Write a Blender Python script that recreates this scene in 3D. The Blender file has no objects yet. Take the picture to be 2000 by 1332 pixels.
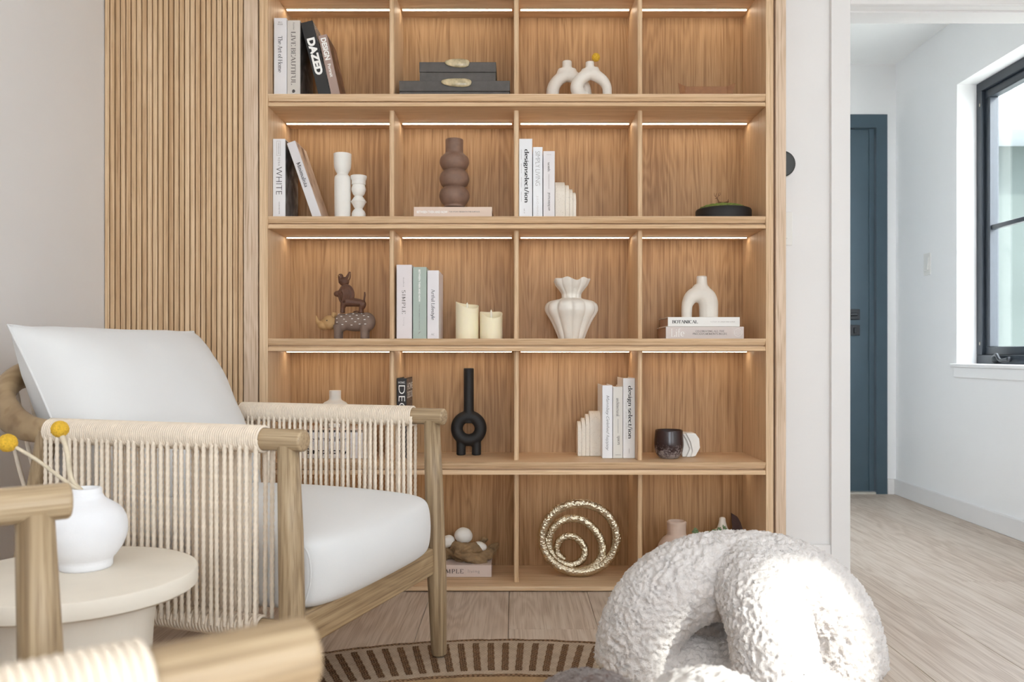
import bpy, bmesh, math, random
from mathutils import Vector, Matrix, noise

random.seed(7)
sc = bpy.context.scene
PI = math.pi
# ------------------------------------------------------------------ camera, world, sun, exposure
F, CX, CY, H = 1657.0, 1005.0, 690.0, 0.803        # focal length / principal point in px of the 2000x1332 frame, eye height
cam_d = bpy.data.cameras.new('camera')
cam_d.sensor_width = 36.0
cam_d.lens = F / 2000.0 * 36.0
cam_d.shift_x = (1000.0 - CX) / 2000.0
cam_d.shift_y = (CY - 666.0) / 2000.0
cam_d.clip_start = 0.02
cam_d.dof.use_dof = True
cam_d.dof.focus_distance = 2.5
cam_d.dof.aperture_fstop = 6.3
cam = bpy.data.objects.new('camera', cam_d)
cam.location = (0, 0, H)
cam.rotation_euler = (PI / 2, 0, 0)
sc.collection.objects.link(cam)
sc.camera = cam

world = bpy.data.worlds.new('world'); sc.world = world
world.use_nodes = True
bg = world.node_tree.nodes['Background']
bg.inputs['Color'].default_value = (0.88, 0.905, 1.0, 1)
bg.inputs['Strength'].default_value = 11.0

sun_d = bpy.data.lights.new('sun', 'SUN')
sun_d.energy = 6.5; sun_d.angle = math.radians(1.2); sun_d.color = (1.0, 0.97, 0.92)
sun = bpy.data.objects.new('sun', sun_d)
E_, A_ = math.radians(30), math.radians(50)
sdir = Vector((-math.cos(E_) * math.cos(A_), math.cos(E_) * math.sin(A_), -math.sin(E_)))
sun.rotation_euler = sdir.to_track_quat('-Z', 'Y').to_euler()
sun.location = (6, -4, 5)
sc.collection.objects.link(sun)

def portal(name, loc, rot, sx, sy):
    l = bpy.data.lights.new(name, 'AREA'); l.shape = 'RECTANGLE'; l.size = sx; l.size_y = sy
    l.cycles.is_portal = True
    o = bpy.data.objects.new(name, l); o.location = loc; o.rotation_euler = rot
    sc.collection.objects.link(o)
portal('daylight_portal', (0.15, -2.72, 1.3), (-PI / 2, 0, PI), 1.5, 2.0)
portal('daylight_portal', (2.33, -0.33, 1.69), (0, PI / 2, 0), 0.80, 0.72)
portal('daylight_portal', (2.33, -1.675, 1.36), (0, PI / 2, 0), 2.14, 1.67)
portal('daylight_portal', (2.34, 3.66, 1.437), (0, PI / 2, 0), 1.37, 1.02)

sc.cycles.diffuse_bounces = 6
sc.cycles.max_bounces = 9
sc.view_settings.view_transform = 'Standard'
sc.view_settings.look = 'None'
sc.view_settings.exposure = 0.15
sc.view_settings.gamma = 1.0
sc.view_settings.use_curve_mapping = False

# ------------------------------------------------------------------ helpers
def W(x, y, Y):
    return Vector(((x - CX) * Y / F, Y, H - (y - CY) * Y / F))
def WX(x, Y): return (x - CX) * Y / F
def WZ(y, Y): return H - (y - CY) * Y / F

def srgb(r, g, b):
    f = lambda c: (c / 255 / 12.92) if c / 255 <= 0.04045 else ((c / 255 + 0.055) / 1.055) ** 2.4
    return (f(r), f(g), f(b), 1.0)

def mk(name, vf, mat, parent=None, smooth=False, loc=(0, 0, 0), rot=(0, 0, 0)):
    if isinstance(vf, bpy.types.Mesh):
        me = vf
    else:
        me = bpy.data.meshes.new(name)
        me.from_pydata([tuple(v) for v in vf[0]], [], vf[1]); me.validate(); me.update()
        if smooth:
            me.polygons.foreach_set('use_smooth', [True] * len(me.polygons))
    if mat is not None and len(me.materials) == 0:
        me.materials.append(mat)
    o = bpy.data.objects.new(name, me)
    o.location = loc; o.rotation_euler = rot
    sc.collection.objects.link(o)
    if parent is not None: o.parent = parent
    return o

def soft(o, angle=35):
    me = o.data
    me.polygons.foreach_set('use_smooth', [True] * len(me.polygons))
    try: me.set_sharp_from_angle(angle=math.radians(angle))
    except Exception: pass
    return o

def tag(o, label, cat, group=None):
    o['label'] = label; o['category'] = cat
    if group: o['group'] = group
    return o

def thing(name, label, cat, loc=(0, 0, 0), rotz=0.0, group=None):
    o = bpy.data.objects.new(name, None); o.empty_display_size = 0.05
    o.location = loc; o.rotation_euler = (0, 0, rotz)
    sc.collection.objects.link(o)
    return tag(o, label, cat, group)

def struct(o):
    o['kind'] = 'structure'; return o

def join(parts):
    V, Fc = [], []
    for v, f in parts:
        n = len(V); V += [tuple(p) for p in v]; Fc += [tuple(i + n for i in q) for q in f]
    return V, Fc

def box(x0, x1, y0, y1, z0, z1):
    v = [(x0, y0, z0), (x1, y0, z0), (x1, y1, z0), (x0, y1, z0), (x0, y0, z1), (x1, y0, z1), (x1, y1, z1), (x0, y1, z1)]
    return v, [(0, 3, 2, 1), (4, 5, 6, 7), (0, 1, 5, 4), (1, 2, 6, 5), (2, 3, 7, 6), (3, 0, 4, 7)]

def bm_out(bm):
    bm.verts.index_update()
    v = [tuple(p.co) for p in bm.verts]; f = [tuple(q.index for q in fc.verts) for fc in bm.faces]
    bm.free(); return v, f

def bevel(vf, b, seg=2):
    bm = bmesh.new()
    vs = [bm.verts.new(p) for p in vf[0]]
    for q in vf[1]: bm.faces.new([vs[i] for i in q])
    bmesh.ops.bevel(bm, geom=list(bm.edges), offset=b, segments=seg, profile=0.5, affect='EDGES', clamp_overlap=True)
    return bm_out(bm)
def bbox(x0, x1, y0, y1, z0, z1, b=0.002, seg=2):
    return bevel(box(x0, x1, y0, y1, z0, z1), b, seg)

def lathe(prof, n=40, mod=None):
    """prof: list of (r, z) bottom to top; r==0 closes."""
    V, Fc, rows = [], [], []
    for k, (r, z) in enumerate(prof):
        if r <= 1e-6:
            rows.append([len(V)] * n); V.append((0, 0, z))
        else:
            row = []
            for i in range(n):
                a = 2 * PI * i / n
                rr, zz = (r, z) if mod is None else mod(r, z, a, k / (len(prof) - 1))
                row.append(len(V)); V.append((rr * math.cos(a), rr * math.sin(a), zz))
            rows.append(row)
    for a, b in zip(rows, rows[1:]):
        for i in range(n):
            j = (i + 1) % n
            q = [a[i], a[j], b[j], b[i]]; u = []
            for t in q:
                if t not in u: u.append(t)
            if len(u) >= 3: Fc.append(tuple(u))
    return V, Fc

def smooth_prof(prof, sub=4):
    """Catmull-Rom through the profile points."""
    out = []
    P = [Vector((p[0], p[1])) for p in prof]
    for i in range(len(P) - 1):
        p0, p1, p2, p3 = P[max(i - 1, 0)], P[i], P[i + 1], P[min(i + 2, len(P) - 1)]
        for k in range(sub):
            t = k / sub
            q = 0.5 * ((2 * p1) + (p2 - p0) * t + (2 * p0 - 5 * p1 + 4 * p2 - p3) * t * t + (3 * p1 - p0 - 3 * p2 + p3) * t ** 3)
            out.append((max(q.x, 0.0), q.y))
    out.append(tuple(P[-1])); return out

def spline(pts, sub=6):
    P = [Vector(p) for p in pts]; out = []
    for i in range(len(P) - 1):
        p0, p1, p2, p3 = P[max(i - 1, 0)], P[i], P[i + 1], P[min(i + 2, len(P) - 1)]
        for k in range(sub):
            t = k / sub
            out.append(0.5 * ((2 * p1) + (p2 - p0) * t + (2 * p0 - 5 * p1 + 4 * p2 - p3) * t * t + (3 * p1 - p0 - 3 * p2 + p3) * t ** 3))
    out.append(P[-1]); return out

def sweep(pts, rad, n=10, closed=False, flat=1.0, up=None, cap=True, twist=0.0, lobe=0.0, nl=2):
    P = [Vector(p) for p in pts]; m = len(P)
    rf = rad if callable(rad) else (lambda t: rad)
    if isinstance(rad, (list, tuple)):
        rl = list(rad)
        def rf(t):
            s = t * (len(rl) - 1); i = min(int(s), len(rl) - 2); return rl[i] + (rl[i + 1] - rl[i]) * (s - i)
    T = []
    for i in range(m):
        a = P[(i - 1) % m] if (closed or i > 0) else P[0]
        b = P[(i + 1) % m] if (closed or i < m - 1) else P[-1]
        d = b - a; T.append(d.normalized() if d.length > 1e-9 else Vector((0, 0, 1)))
    nrm = Vector(up) if up else (Vector((0, 0, 1)) if abs(T[0].z) < 0.9 else Vector((1, 0, 0)))
    V, Fc = [], []
    for i in range(m):
        if up: nrm = Vector(up)
        nrm = (nrm - T[i] * nrm.dot(T[i]))
        if nrm.length < 1e-6: nrm = T[i].orthogonal()
        nrm.normalize(); bi = T[i].cross(nrm)
        t = i / (m - 1) if m > 1 else 0
        r = rf(t)
        for k in range(n):
            a = 2 * PI * k / n
            rr = r * (1 + lobe * math.cos(nl * a - twist * i)) if lobe else r
            V.append(P[i] + nrm * math.cos(a) * rr + bi * math.sin(a) * rr * flat)
    rng = m if closed else m - 1
    for i in range(rng):
        for k in range(n):
            a, b = i * n + k, i * n + (k + 1) % n
            c, d = ((i + 1) % m) * n + (k + 1) % n, ((i + 1) % m) * n + k
            Fc.append((a, b, c, d))
    if cap and not closed:
        Fc.append(tuple(range(n - 1, -1, -1))); Fc.append(tuple((m - 1) * n + k for k in range(n)))
    return V, Fc

def rod(p, q, r0, r1=None, n=16, rnd=0.004, seg=3):
    """straight round rod with softly rounded ends"""
    p, q = Vector(p), Vector(q); L = (q - p).length; r1 = r0 if r1 is None else r1
    pts, rad = [], []
    ts = [(0, 0)] + [(rnd * (1 - math.cos(PI / 2 * k / seg)), math.sin(PI / 2 * k / seg)) for k in range(1, seg + 1)]
    d = (q - p).normalized()
    st = []
    for off, s in ts: st.append((off, r0 - rnd * (1 - s)))
    for off, s in reversed(ts): st.append((L - off, r1 - rnd * (1 - s)))
    up = Vector((0, 0, 1)) if abs(d.z) < 0.9 else Vector((1, 0, 0))
    u = (up - d * up.dot(d)).normalized(); b = d.cross(u)
    V, Fc = [], []
    for off, r in st:
        for k in range(n):
            a = 2 * PI * k / n; V.append(p + d * off + u * math.cos(a) * r + b * math.sin(a) * r)
    for i in range(len(st) - 1):
        for k in range(n):
            Fc.append((i * n + k, i * n + (k + 1) % n, (i + 1) * n + (k + 1) % n, (i + 1) * n + k))
    Fc.append(tuple(range(n - 1, -1, -1))); Fc.append(tuple((len(st) - 1) * n + k for k in range(n)))
    return V, Fc

def ellipsoid(c, r, nu=20, nv=12, rot=None):
    V, Fc = lathe([(math.sin(PI * k / nv) if 0 < k < nv else 0, -math.cos(PI * k / nv)) for k in range(nv + 1)], nu)
    M = rot if rot else Matrix.Identity(3)
    return [Vector(c) + M @ Vector((v[0] * r[0], v[1] * r[1], v[2] * r[2])) for v in V], Fc

def prism(poly, y0, y1):
    """extrude an x,z polygon along y (poly counter-clockwise seen from -y)"""
    n = len(poly)
    V = [(p[0], y0, p[1]) for p in poly] + [(p[0], y1, p[1]) for p in poly]
    Fc = [tuple(range(n)), tuple(range(2 * n - 1, n - 1, -1))]
    Fc += [(i, i + n, (i + 1) % n + n, (i + 1) % n) for i in range(n)]
    return V, Fc

def prism_x(poly, x0, x1):
    """extrude a y,z polygon along x"""
    n = len(poly)
    V = [(x0, p[0], p[1]) for p in poly] + [(x1, p[0], p[1]) for p in poly]
    Fc = [tuple(range(n - 1, -1, -1)), tuple(range(n, 2 * n))]
    Fc += [(i, (i + 1) % n, (i + 1) % n + n, i + n) for i in range(n)]
    return V, Fc

def blob(parts, voxel, smooth_it=4, disp=None, clip0=False):
    """merge overlapping solids into one continuous surface"""
    V, Fc = join(parts)
    me = bpy.data.meshes.new('tmp'); me.from_pydata([tuple(v) for v in V], [], Fc); me.update()
    o = bpy.data.objects.new('tmp', me); sc.collection.objects.link(o)
    bm = bmesh.new(); bm.from_mesh(me); bmesh.ops.recalc_face_normals(bm, faces=bm.faces); bm.to_mesh(me); bm.free()
    m = o.modifiers.new('r', 'REMESH'); m.mode = 'VOXEL'; m.voxel_size = voxel; m.use_smooth_shade = True
    if smooth_it:
        s = o.modifiers.new('s', 'SMOOTH'); s.iterations = smooth_it; s.factor = 0.5
    dg = bpy.context.evaluated_depsgraph_get()
    out = bpy.data.meshes.new_from_object(o.evaluated_get(dg))
    bpy.data.objects.remove(o); bpy.data.meshes.remove(me)
    if disp:
        ns = [v.normal.copy() for v in out.vertices]
        for v, nn in zip(out.vertices, ns): v.co = v.co + nn * disp(v.co)
        out.update()
    out.materials.clear()
    if clip0:
        for v in out.vertices:
            if v.co.z < 0.0: v.co.z = 0.0
    out.polygons.foreach_set('use_smooth', [True] * len(out.polygons))
    return out

def copy_tree(o, parent=None):
    c = o.copy(); sc.collection.objects.link(c)
    if parent is not None: c.parent = parent
    for ch in o.children: copy_tree(ch, c)
    return c

# ------------------------------------------------------------------ materials
def nodes_of(name):
    m = bpy.data.materials.new(name); m.use_nodes = True
    nt = m.node_tree; b = nt.nodes['Principled BSDF']
    return m, nt, b
def add(nt, t, **kw):
    n = nt.nodes.new(t)
    for k, v in kw.items(): setattr(n, k, v)
    return n
def ramp(nt, stops):
    r = add(nt, 'ShaderNodeValToRGB'); e = r.color_ramp.elements
    e[0].position, e[0].color = stops[0]; e[1].position, e[1].color = stops[-1]
    for p, c in stops[1:-1]:
        q = e.new(p); q.color = c
    return r

def plain(name, col, rough=0.6, var=0.06, scale=18.0, bump=0.0, bscale=120.0, metal=0.0, sheen=0.0, spec=0.5, trans=0.0):
    m, nt, b = nodes_of(name); L = nt.links
    tc = add(nt, 'ShaderNodeTexCoord')
    n = add(nt, 'ShaderNodeTexNoise'); n.inputs['Scale'].default_value = scale; n.inputs['Detail'].default_value = 4
    L.new(tc.outputs['Object'], n.inputs['Vector'])
    lo = tuple(c * (1 - var) for c in col[:3]) + (1,); hi = tuple(min(1, c * (1 + var)) for c in col[:3]) + (1,)
    r = ramp(nt, [(0.3, lo), (0.7, hi)])
    L.new(n.outputs['Fac'], r.inputs['Fac']); L.new(r.outputs['Color'], b.inputs['Base Color'])
    b.inputs['Roughness'].default_value = rough; b.inputs['Metallic'].default_value = metal
    b.inputs['Specular IOR Level'].default_value = spec
    if sheen: b.inputs['Sheen Weight'].default_value = sheen
    if trans:
        b.inputs['Subsurface Weight'].default_value = trans; b.inputs['Subsurface Radius'].default_value = (0.02, 0.015, 0.008)
    if bump:
        n2 = add(nt, 'ShaderNodeTexNoise'); n2.inputs['Scale'].default_value = bscale; n2.inputs['Detail'].default_value = 5
        L.new(tc.outputs['Object'], n2.inputs['Vector'])
        bp = add(nt, 'ShaderNodeBump'); bp.inputs['Strength'].default_value = bump; bp.inputs['Distance'].default_value = 0.004
        L.new(n2.outputs['Fac'], bp.inputs['Height']); L.new(bp.outputs['Normal'], b.inputs['Normal'])
    return m

def wood(name, dark, mid, light, axis, rough=0.5, ring=0.35, fine=1.0, rnd=0.0, spec=0.4, gs=1.0, local=False):
    """oak veneer; axis = grain direction 0/1/2 in world (or local) space"""
    m, nt, b = nodes_of(name); L = nt.links
    if local:
        src = add(nt, 'ShaderNodeTexCoord').outputs['Object']
    else:
        src = add(nt, 'ShaderNodeNewGeometry').outputs['Position']
    oi = add(nt, 'ShaderNodeObjectInfo')
    off = add(nt, 'ShaderNodeVectorMath', operation='SCALE'); off.inputs[0].default_value = (7.3, 5.1, 9.7)
    L.new(oi.outputs['Random'], off.inputs['Scale'])
    pv = add(nt, 'ShaderNodeVectorMath', operation='ADD'); L.new(src, pv.inputs[0])
    L.new(off.outputs['Vector'], pv.inputs[1])
    def mapped(s_long, s_cross):
        mp = add(nt, 'ShaderNodeMapping'); s = [s_cross] * 3; s[axis] = s_long
        mp.inputs['Scale'].default_value = s; L.new(pv.outputs['Vector'], mp.inputs['Vector']); return mp
    m1 = mapped(0.55 * gs, 5.0 * gs)
    n1 = add(nt, 'ShaderNodeTexNoise'); n1.inputs['Scale'].default_value = 1.6; n1.inputs['Detail'].default_value = 3; n1.inputs['Distortion'].default_value = 0.35
    L.new(m1.outputs['Vector'], n1.inputs['Vector'])
    mul = add(nt, 'ShaderNodeMath', operation='MULTIPLY'); mul.inputs[1].default_value = 95.0
    L.new(n1.outputs['Fac'], mul.inputs[0])
    sn = add(nt, 'ShaderNodeMath', operation='SINE'); L.new(mul.outputs[0], sn.inputs[0])
    m2 = mapped(2.5 * gs, 170.0 * gs * fine)
    n2 = add(nt, 'ShaderNodeTexNoise'); n2.inputs['Scale'].default_value = 1.0; n2.inputs['Detail'].default_value = 3
    L.new(m2.outputs['Vector'], n2.inputs['Vector'])
    m3 = mapped(0.3 * gs, 7.0 * gs)
    n3 = add(nt, 'ShaderNodeTexNoise'); n3.inputs['Scale'].default_value = 1.0; n3.inputs['Detail'].default_value = 2
    L.new(m3.outputs['Vector'], n3.inputs['Vector'])
    a1 = add(nt, 'ShaderNodeMath', operation='MULTIPLY_ADD'); a1.inputs[1].default_value = 0.11 * ring
    L.new(sn.outputs[0], a1.inputs[0]); L.new(n2.outputs['Fac'], a1.inputs[2])
    a2 = add(nt, 'ShaderNodeMath', operation='MULTIPLY_ADD'); a2.inputs[1].default_value = 0.55
    L.new(n3.outputs['Fac'], a2.inputs[0]); L.new(a1.outputs[0], a2.inputs[2])
    a3 = add(nt, 'ShaderNodeMath', operation='MULTIPLY_ADD'); a3.inputs[1].default_value = rnd
    L.new(oi.outputs['Random'], a3.inputs[0]); L.new(a2.outputs[0], a3.inputs[2])
    sub = add(nt, 'ShaderNodeMath', operation='SUBTRACT'); sub.inputs[1].default_value = 0.275 + rnd * 0.5
    L.new(a3.outputs[0], sub.inputs[0])
    r = ramp(nt, [(0.26, dark), (0.48, mid), (0.74, light)])
    L.new(sub.outputs[0], r.inputs['Fac'])
    m4 = mapped(9.0 * gs, 480.0 * gs * fine)
    n4 = add(nt, 'ShaderNodeTexNoise'); n4.inputs['Scale'].default_value = 1.0; n4.inputs['Detail'].default_value = 1
    L.new(m4.outputs['Vector'], n4.inputs['Vector'])
    pr = ramp(nt, [(0.33, (0.80, 0.76, 0.72, 1)), (0.45, (1, 1, 1, 1))]); L.new(n4.outputs['Fac'], pr.inputs['Fac'])
    mm = add(nt, 'ShaderNodeMix', data_type='RGBA'); mm.blend_type = 'MULTIPLY'; mm.inputs['Factor'].default_value = 1.0
    L.new(r.outputs['Color'], mm.inputs['A']); L.new(pr.outputs['Color'], mm.inputs['B'])
    L.new(mm.outputs['Result'], b.inputs['Base Color'])
    b.inputs['Roughness'].default_value = rough; b.inputs['Specular IOR Level'].default_value = spec
    bp = add(nt, 'ShaderNodeBump'); bp.inputs['Strength'].default_value = 0.12; bp.inputs['Distance'].default_value = 0.002
    L.new(a1.outputs[0], bp.inputs['Height']); L.new(bp.outputs['Normal'], b.inputs['Normal'])
    return m

def glass(name, tint=(0.93, 0.96, 0.95, 1), refl=0.06):
    m = bpy.data.materials.new(name); m.use_nodes = True; nt = m.node_tree; nt.nodes.clear(); L = nt.links
    out = add(nt, 'ShaderNodeOutputMaterial'); mix = add(nt, 'ShaderNodeMixShader')
    tr = add(nt, 'ShaderNodeBsdfTransparent'); tr.inputs['Color'].default_value = tint
    gl = add(nt, 'ShaderNodeBsdfGlossy'); gl.inputs['Roughness'].default_value = 0.02
    mix.inputs[0].default_value = refl
    L.new(tr.outputs[0], mix.inputs[1]); L.new(gl.outputs[0], mix.inputs[2])
    L.new(mix.outputs[0], out.inputs[0]); return m

def emit(name, col, strength):
    m = bpy.data.materials.new(name); m.use_nodes = True; nt = m.node_tree; nt.nodes.clear()
    out = add(nt, 'ShaderNodeOutputMaterial'); e = add(nt, 'ShaderNodeEmission')
    e.inputs['Color'].default_value = col; e.inputs['Strength'].default_value = strength
    nt.links.new(e.outputs[0], out.inputs[0]); return m

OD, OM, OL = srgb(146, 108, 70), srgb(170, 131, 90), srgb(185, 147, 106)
M = {}
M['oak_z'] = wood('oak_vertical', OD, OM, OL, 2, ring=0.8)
M['oak_x'] = wood('oak_horizontal', srgb(190, 154, 116), srgb(213, 180, 143), srgb(224, 195, 160), 0, ring=0.25)
M['oak_div'] = wood('oak_divider', srgb(190, 154, 116), srgb(211, 178, 141), srgb(224, 195, 160), 2, ring=0.25)
M['oak_slat'] = wood('oak_slat', srgb(182, 146, 108), srgb(206, 172, 134), srgb(222, 192, 156), 2, ring=0.2, rnd=0.28)
M['oak_dark'] = wood('oak_groove', srgb(104, 74, 50), srgb(120, 88, 60), srgb(132, 98, 70), 2, ring=0.2)
M['oak_pale'] = wood('oak_pale_end', srgb(184, 156, 128), srgb(206, 180, 154), srgb(218, 194, 170), 2, ring=0.9)
M['plank'] = wood('floor_oak', srgb(185, 167, 151), srgb(199, 183, 168), srgb(208, 194, 180), 1, rough=0.42, ring=1.3, rnd=0.12, gs=0.7)
M['teak'] = wood('chair_wood', srgb(130, 108, 82), srgb(160, 137, 107), srgb(178, 156, 125), 2, rough=0.45, ring=0.5, local=True)
M['teak_x'] = wood('chair_wood_along', srgb(132, 110, 84), srgb(163, 140, 110), srgb(181, 159, 128), 0, rough=0.42, ring=0.5, local=True)
M['teak_y'] = wood('chair_wood_across', srgb(132, 108, 80), srgb(162, 137, 104), srgb(180, 156, 122), 1, rough=0.45, ring=0.5, local=True)
M['teak_bent'] = wood('chair_wood_bent', srgb(138, 114, 86), srgb(162, 137, 104), srgb(176, 152, 118), 1, rough=0.45, ring=0.2, fine=0.16, local=True, gs=0.5)
M['wall'] = plain('wall_paint', srgb(230, 228, 227), 0.85, 0.012, 3.0)
M['wall_hall'] = plain('hall_paint', srgb(238, 238, 238), 0.85, 0.01, 3.0)
M['trim'] = plain('trim_paint', srgb(229, 227, 226), 0.55, 0.01, 3.0)
M['ceil'] = plain('ceiling_paint', srgb(244, 244, 243), 0.9, 0.01, 3.0)
M['door'] = plain('blue_paint', srgb(66, 86, 98), 0.45, 0.04, 9.0)
M['black'] = plain('black_metal', srgb(34, 37, 42), 0.4, 0.1, 30.0)
M['frame'] = plain('window_frame_black', srgb(44, 50, 58), 0.35, 0.08, 20.0)
M['glass'] = glass('pane_glass')
def sheer():
    m = bpy.data.materials.new('sheer_cloth'); m.use_nodes = True; nt = m.node_tree; nt.nodes.clear(); L = nt.links
    out = add(nt, 'ShaderNodeOutputMaterial'); mix = add(nt, 'ShaderNodeMixShader'); mix.inputs[0].default_value = 0.74
    tl = add(nt, 'ShaderNodeBsdfTranslucent'); tl.inputs['Color'].default_value = (0.93, 0.93, 0.93, 1)
    df = add(nt, 'ShaderNodeBsdfDiffuse'); df.inputs['Color'].default_value = (0.9, 0.9, 0.9, 1)
    L.new(tl.outputs[0], mix.inputs[1]); L.new(df.outputs[0], mix.inputs[2]); L.new(mix.outputs[0], out.inputs[0]); return m
M['sheer'] = sheer()
M['led'] = emit('led_light', (1.0, 0.86, 0.66, 1), 14.0)
M['led_dim'] = emit('led_light_dim', (1.0, 0.86, 0.66, 1), 6.5)
M['alu'] = plain('alu_channel', srgb(190, 180, 165), 0.4, 0.03)
M['rope'] = plain('cotton_rope', srgb(235, 220, 201), 0.9, 0.07, 60.0, 0.5, 500.0)
M['linen'] = plain('white_linen', srgb(214, 213, 212), 0.95, 0.012, 5.0, 0.18, 900.0, sheen=0.2)
M['stone'] = plain('cream_stone', srgb(228, 219, 205), 0.65, 0.05, 7.0, 0.05, 60.0)
M['matte_white'] = plain('matte_white', srgb(232, 229, 223), 0.8, 0.02, 20.0, 0.05, 90.0)
M['white_blue'] = plain('vase_white', srgb(232, 232, 235), 0.8, 0.02, 20.0, 0.08, 150.0)
M['ceramic'] = plain('ceramic_white', srgb(226, 219, 209), 0.7, 0.03, 25.0, 0.05, 200.0)
M['ceramic_pink'] = plain('ceramic_blush', srgb(205, 182, 166), 0.75, 0.05, 25.0, 0.08, 200.0)
M['brown_clay'] = plain('brown_clay', srgb(128, 100, 84), 0.6, 0.14, 34.0, 0.25, 130.0)
M['matte_black'] = plain('matte_black', srgb(26, 24, 24), 0.62, 0.08, 20.0)
M['charcoal'] = plain('charcoal_shagreen', srgb(82, 77, 73), 0.55, 0.14, 45.0, 0.15, 300.0)
M['agate'] = plain('agate', srgb(188, 172, 138), 0.15, 0.38, 60.0)
M['leather'] = plain('tan_leather', srgb(146, 98, 60), 0.55, 0.12, 60.0, 0.1, 400.0)
M['yellow'] = plain('yellow_bloom', srgb(222, 176, 52), 0.9, 0.2, 260.0, 0.8, 420.0)
M['stem'] = plain('dry_stem', srgb(206, 192, 168), 0.85, 0.1, 80.0)
M['wax'] = plain('candle_wax', srgb(238, 228, 198), 0.55, 0.02, 10.0, trans=0.25)
M['flame'] = plain('flame_plastic', srgb(240, 236, 220), 0.4, 0.02)
M['pages'] = plain('book_pages', srgb(214, 204, 190), 0.9, 0.06, 300.0)
M['pages_pink'] = plain('book_pages_tan', srgb(196, 166, 144), 0.9, 0.05, 300.0)
M['gold'] = plain('hammered_metal', srgb(205, 192, 168), 0.27, 0.12, 40.0, 0.7, 90.0, metal=1.0)
M['drift'] = plain('driftwood', srgb(142, 116, 84), 0.85, 0.35, 28.0, 0.6, 70.0)
M['moss'] = plain('moss', srgb(112, 128, 56), 0.95, 0.3, 140.0, 0.8, 300.0)
M['bronze'] = plain('bronze', srgb(110, 72, 44), 0.4, 0.2, 60.0, metal=0.4)
M['leaf_green'] = plain('succulent_green', srgb(122, 146, 104), 0.7, 0.25, 120.0)
M['dark_leaf'] = plain('dark_brown_leaf', srgb(58, 26, 16), 0.5, 0.15, 40.0)
M['rhino'] = plain('rhino_clay', srgb(122, 102, 90), 0.75, 0.14, 30.0, 0.15, 160.0)
M['tan_clay'] = plain('tan_clay', srgb(178, 142, 96), 0.75, 0.1, 40.0, 0.15, 160.0)
M['lion'] = plain('lion_clay', srgb(92, 58, 40), 0.6, 0.16, 40.0, 0.15, 160.0)
M['ink'] = plain('ink_black', srgb(40, 36, 36), 0.6, 0.02)
M['ink_grey'] = plain('ink_grey', srgb(120, 112, 108), 0.6, 0.02)
M['ink_pale'] = plain('ink_pale', srgb(178, 172, 168), 0.6, 0.02)
M['ink_white'] = plain('ink_white', srgb(244, 242, 238), 0.6, 0.01)
M['plastic_white'] = plain('plastic_white', srgb(228, 226, 222), 0.5, 0.01)
M['plastic_black'] = plain('plastic_black', srgb(38, 38, 36), 0.25, 0.05)
M['threshold'] = plain('metal_threshold', srgb(190, 186, 176), 0.4, 0.05)

def travertine():
    m, nt, b = nodes_of('travertine'); L = nt.links
    tc = add(nt, 'ShaderNodeTexCoord')
    v = add(nt, 'ShaderNodeTexVoronoi'); v.inputs['Scale'].default_value = 260.0
    n = add(nt, 'ShaderNodeTexNoise'); n.inputs['Scale'].default_value = 60.0; n.inputs['Detail'].default_value = 5
    L.new(tc.outputs['Object'], v.inputs['Vector']); L.new(tc.outputs['Object'], n.inputs['Vector'])
    ad = add(nt, 'ShaderNodeMath', operation='MULTIPLY_ADD'); ad.inputs[1].default_value = 0.9
    L.new(n.outputs['Fac'], ad.inputs[0]); L.new(v.outputs['Distance'], ad.inputs[2])
    r = ramp(nt, [(0.42, srgb(150, 136, 120)), (0.56, srgb(218, 208, 194)), (0.9, srgb(228, 219, 206))])
    L.new(ad.outputs[0], r.inputs['Fac']); L.new(r.outputs['Color'], b.inputs['Base Color'])
    b.inputs['Roughness'].default_value = 0.75
    return m
M['travertine'] = travertine()

def fleece(name, c):
    m, nt, b = nodes_of(name); L = nt.links
    tc = add(nt, 'ShaderNodeTexCoord')
    n = add(nt, 'ShaderNodeTexNoise'); n.inputs['Scale'].default_value = 55.0; n.inputs['Detail'].default_value = 6; n.inputs['Distortion'].default_value = 1.6
    L.new(tc.outputs['Object'], n.inputs['Vector'])
    r = ramp(nt, [(0.28, tuple(q * 0.88 for q in c[:3]) + (1,)), (0.5, c)])
    L.new(n.outputs['Fac'], r.inputs['Fac']); L.new(r.outputs['Color'], b.inputs['Base Color'])
    b.inputs['Roughness'].default_value = 1.0; b.inputs['Sheen Weight'].default_value = 0.35; b.inputs['Sheen Roughness'].default_value = 0.6
    b.inputs['Specular IOR Level'].default_value = 0.1
    n2 = add(nt, 'ShaderNodeTexNoise'); n2.inputs['Scale'].default_value = 170.0; n2.inputs['Detail'].default_value = 6; n2.inputs['Distortion'].default_value = 1.2
    L.new(tc.outputs['Object'], n2.inputs['Vector'])
    bp = add(nt, 'ShaderNodeBump'); bp.inputs['Strength'].default_value = 0.7; bp.inputs['Distance'].default_value = 0.004
    L.new(n2.outputs['Fac'], bp.inputs['Height']); L.new(bp.outputs['Normal'], b.inputs['Normal'])
    return m
M['fleece'] = fleece('fleece_white', srgb(213, 206, 202))
M['fleece_brown'] = fleece('fleece_brown', srgb(88, 66, 55))

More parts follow.
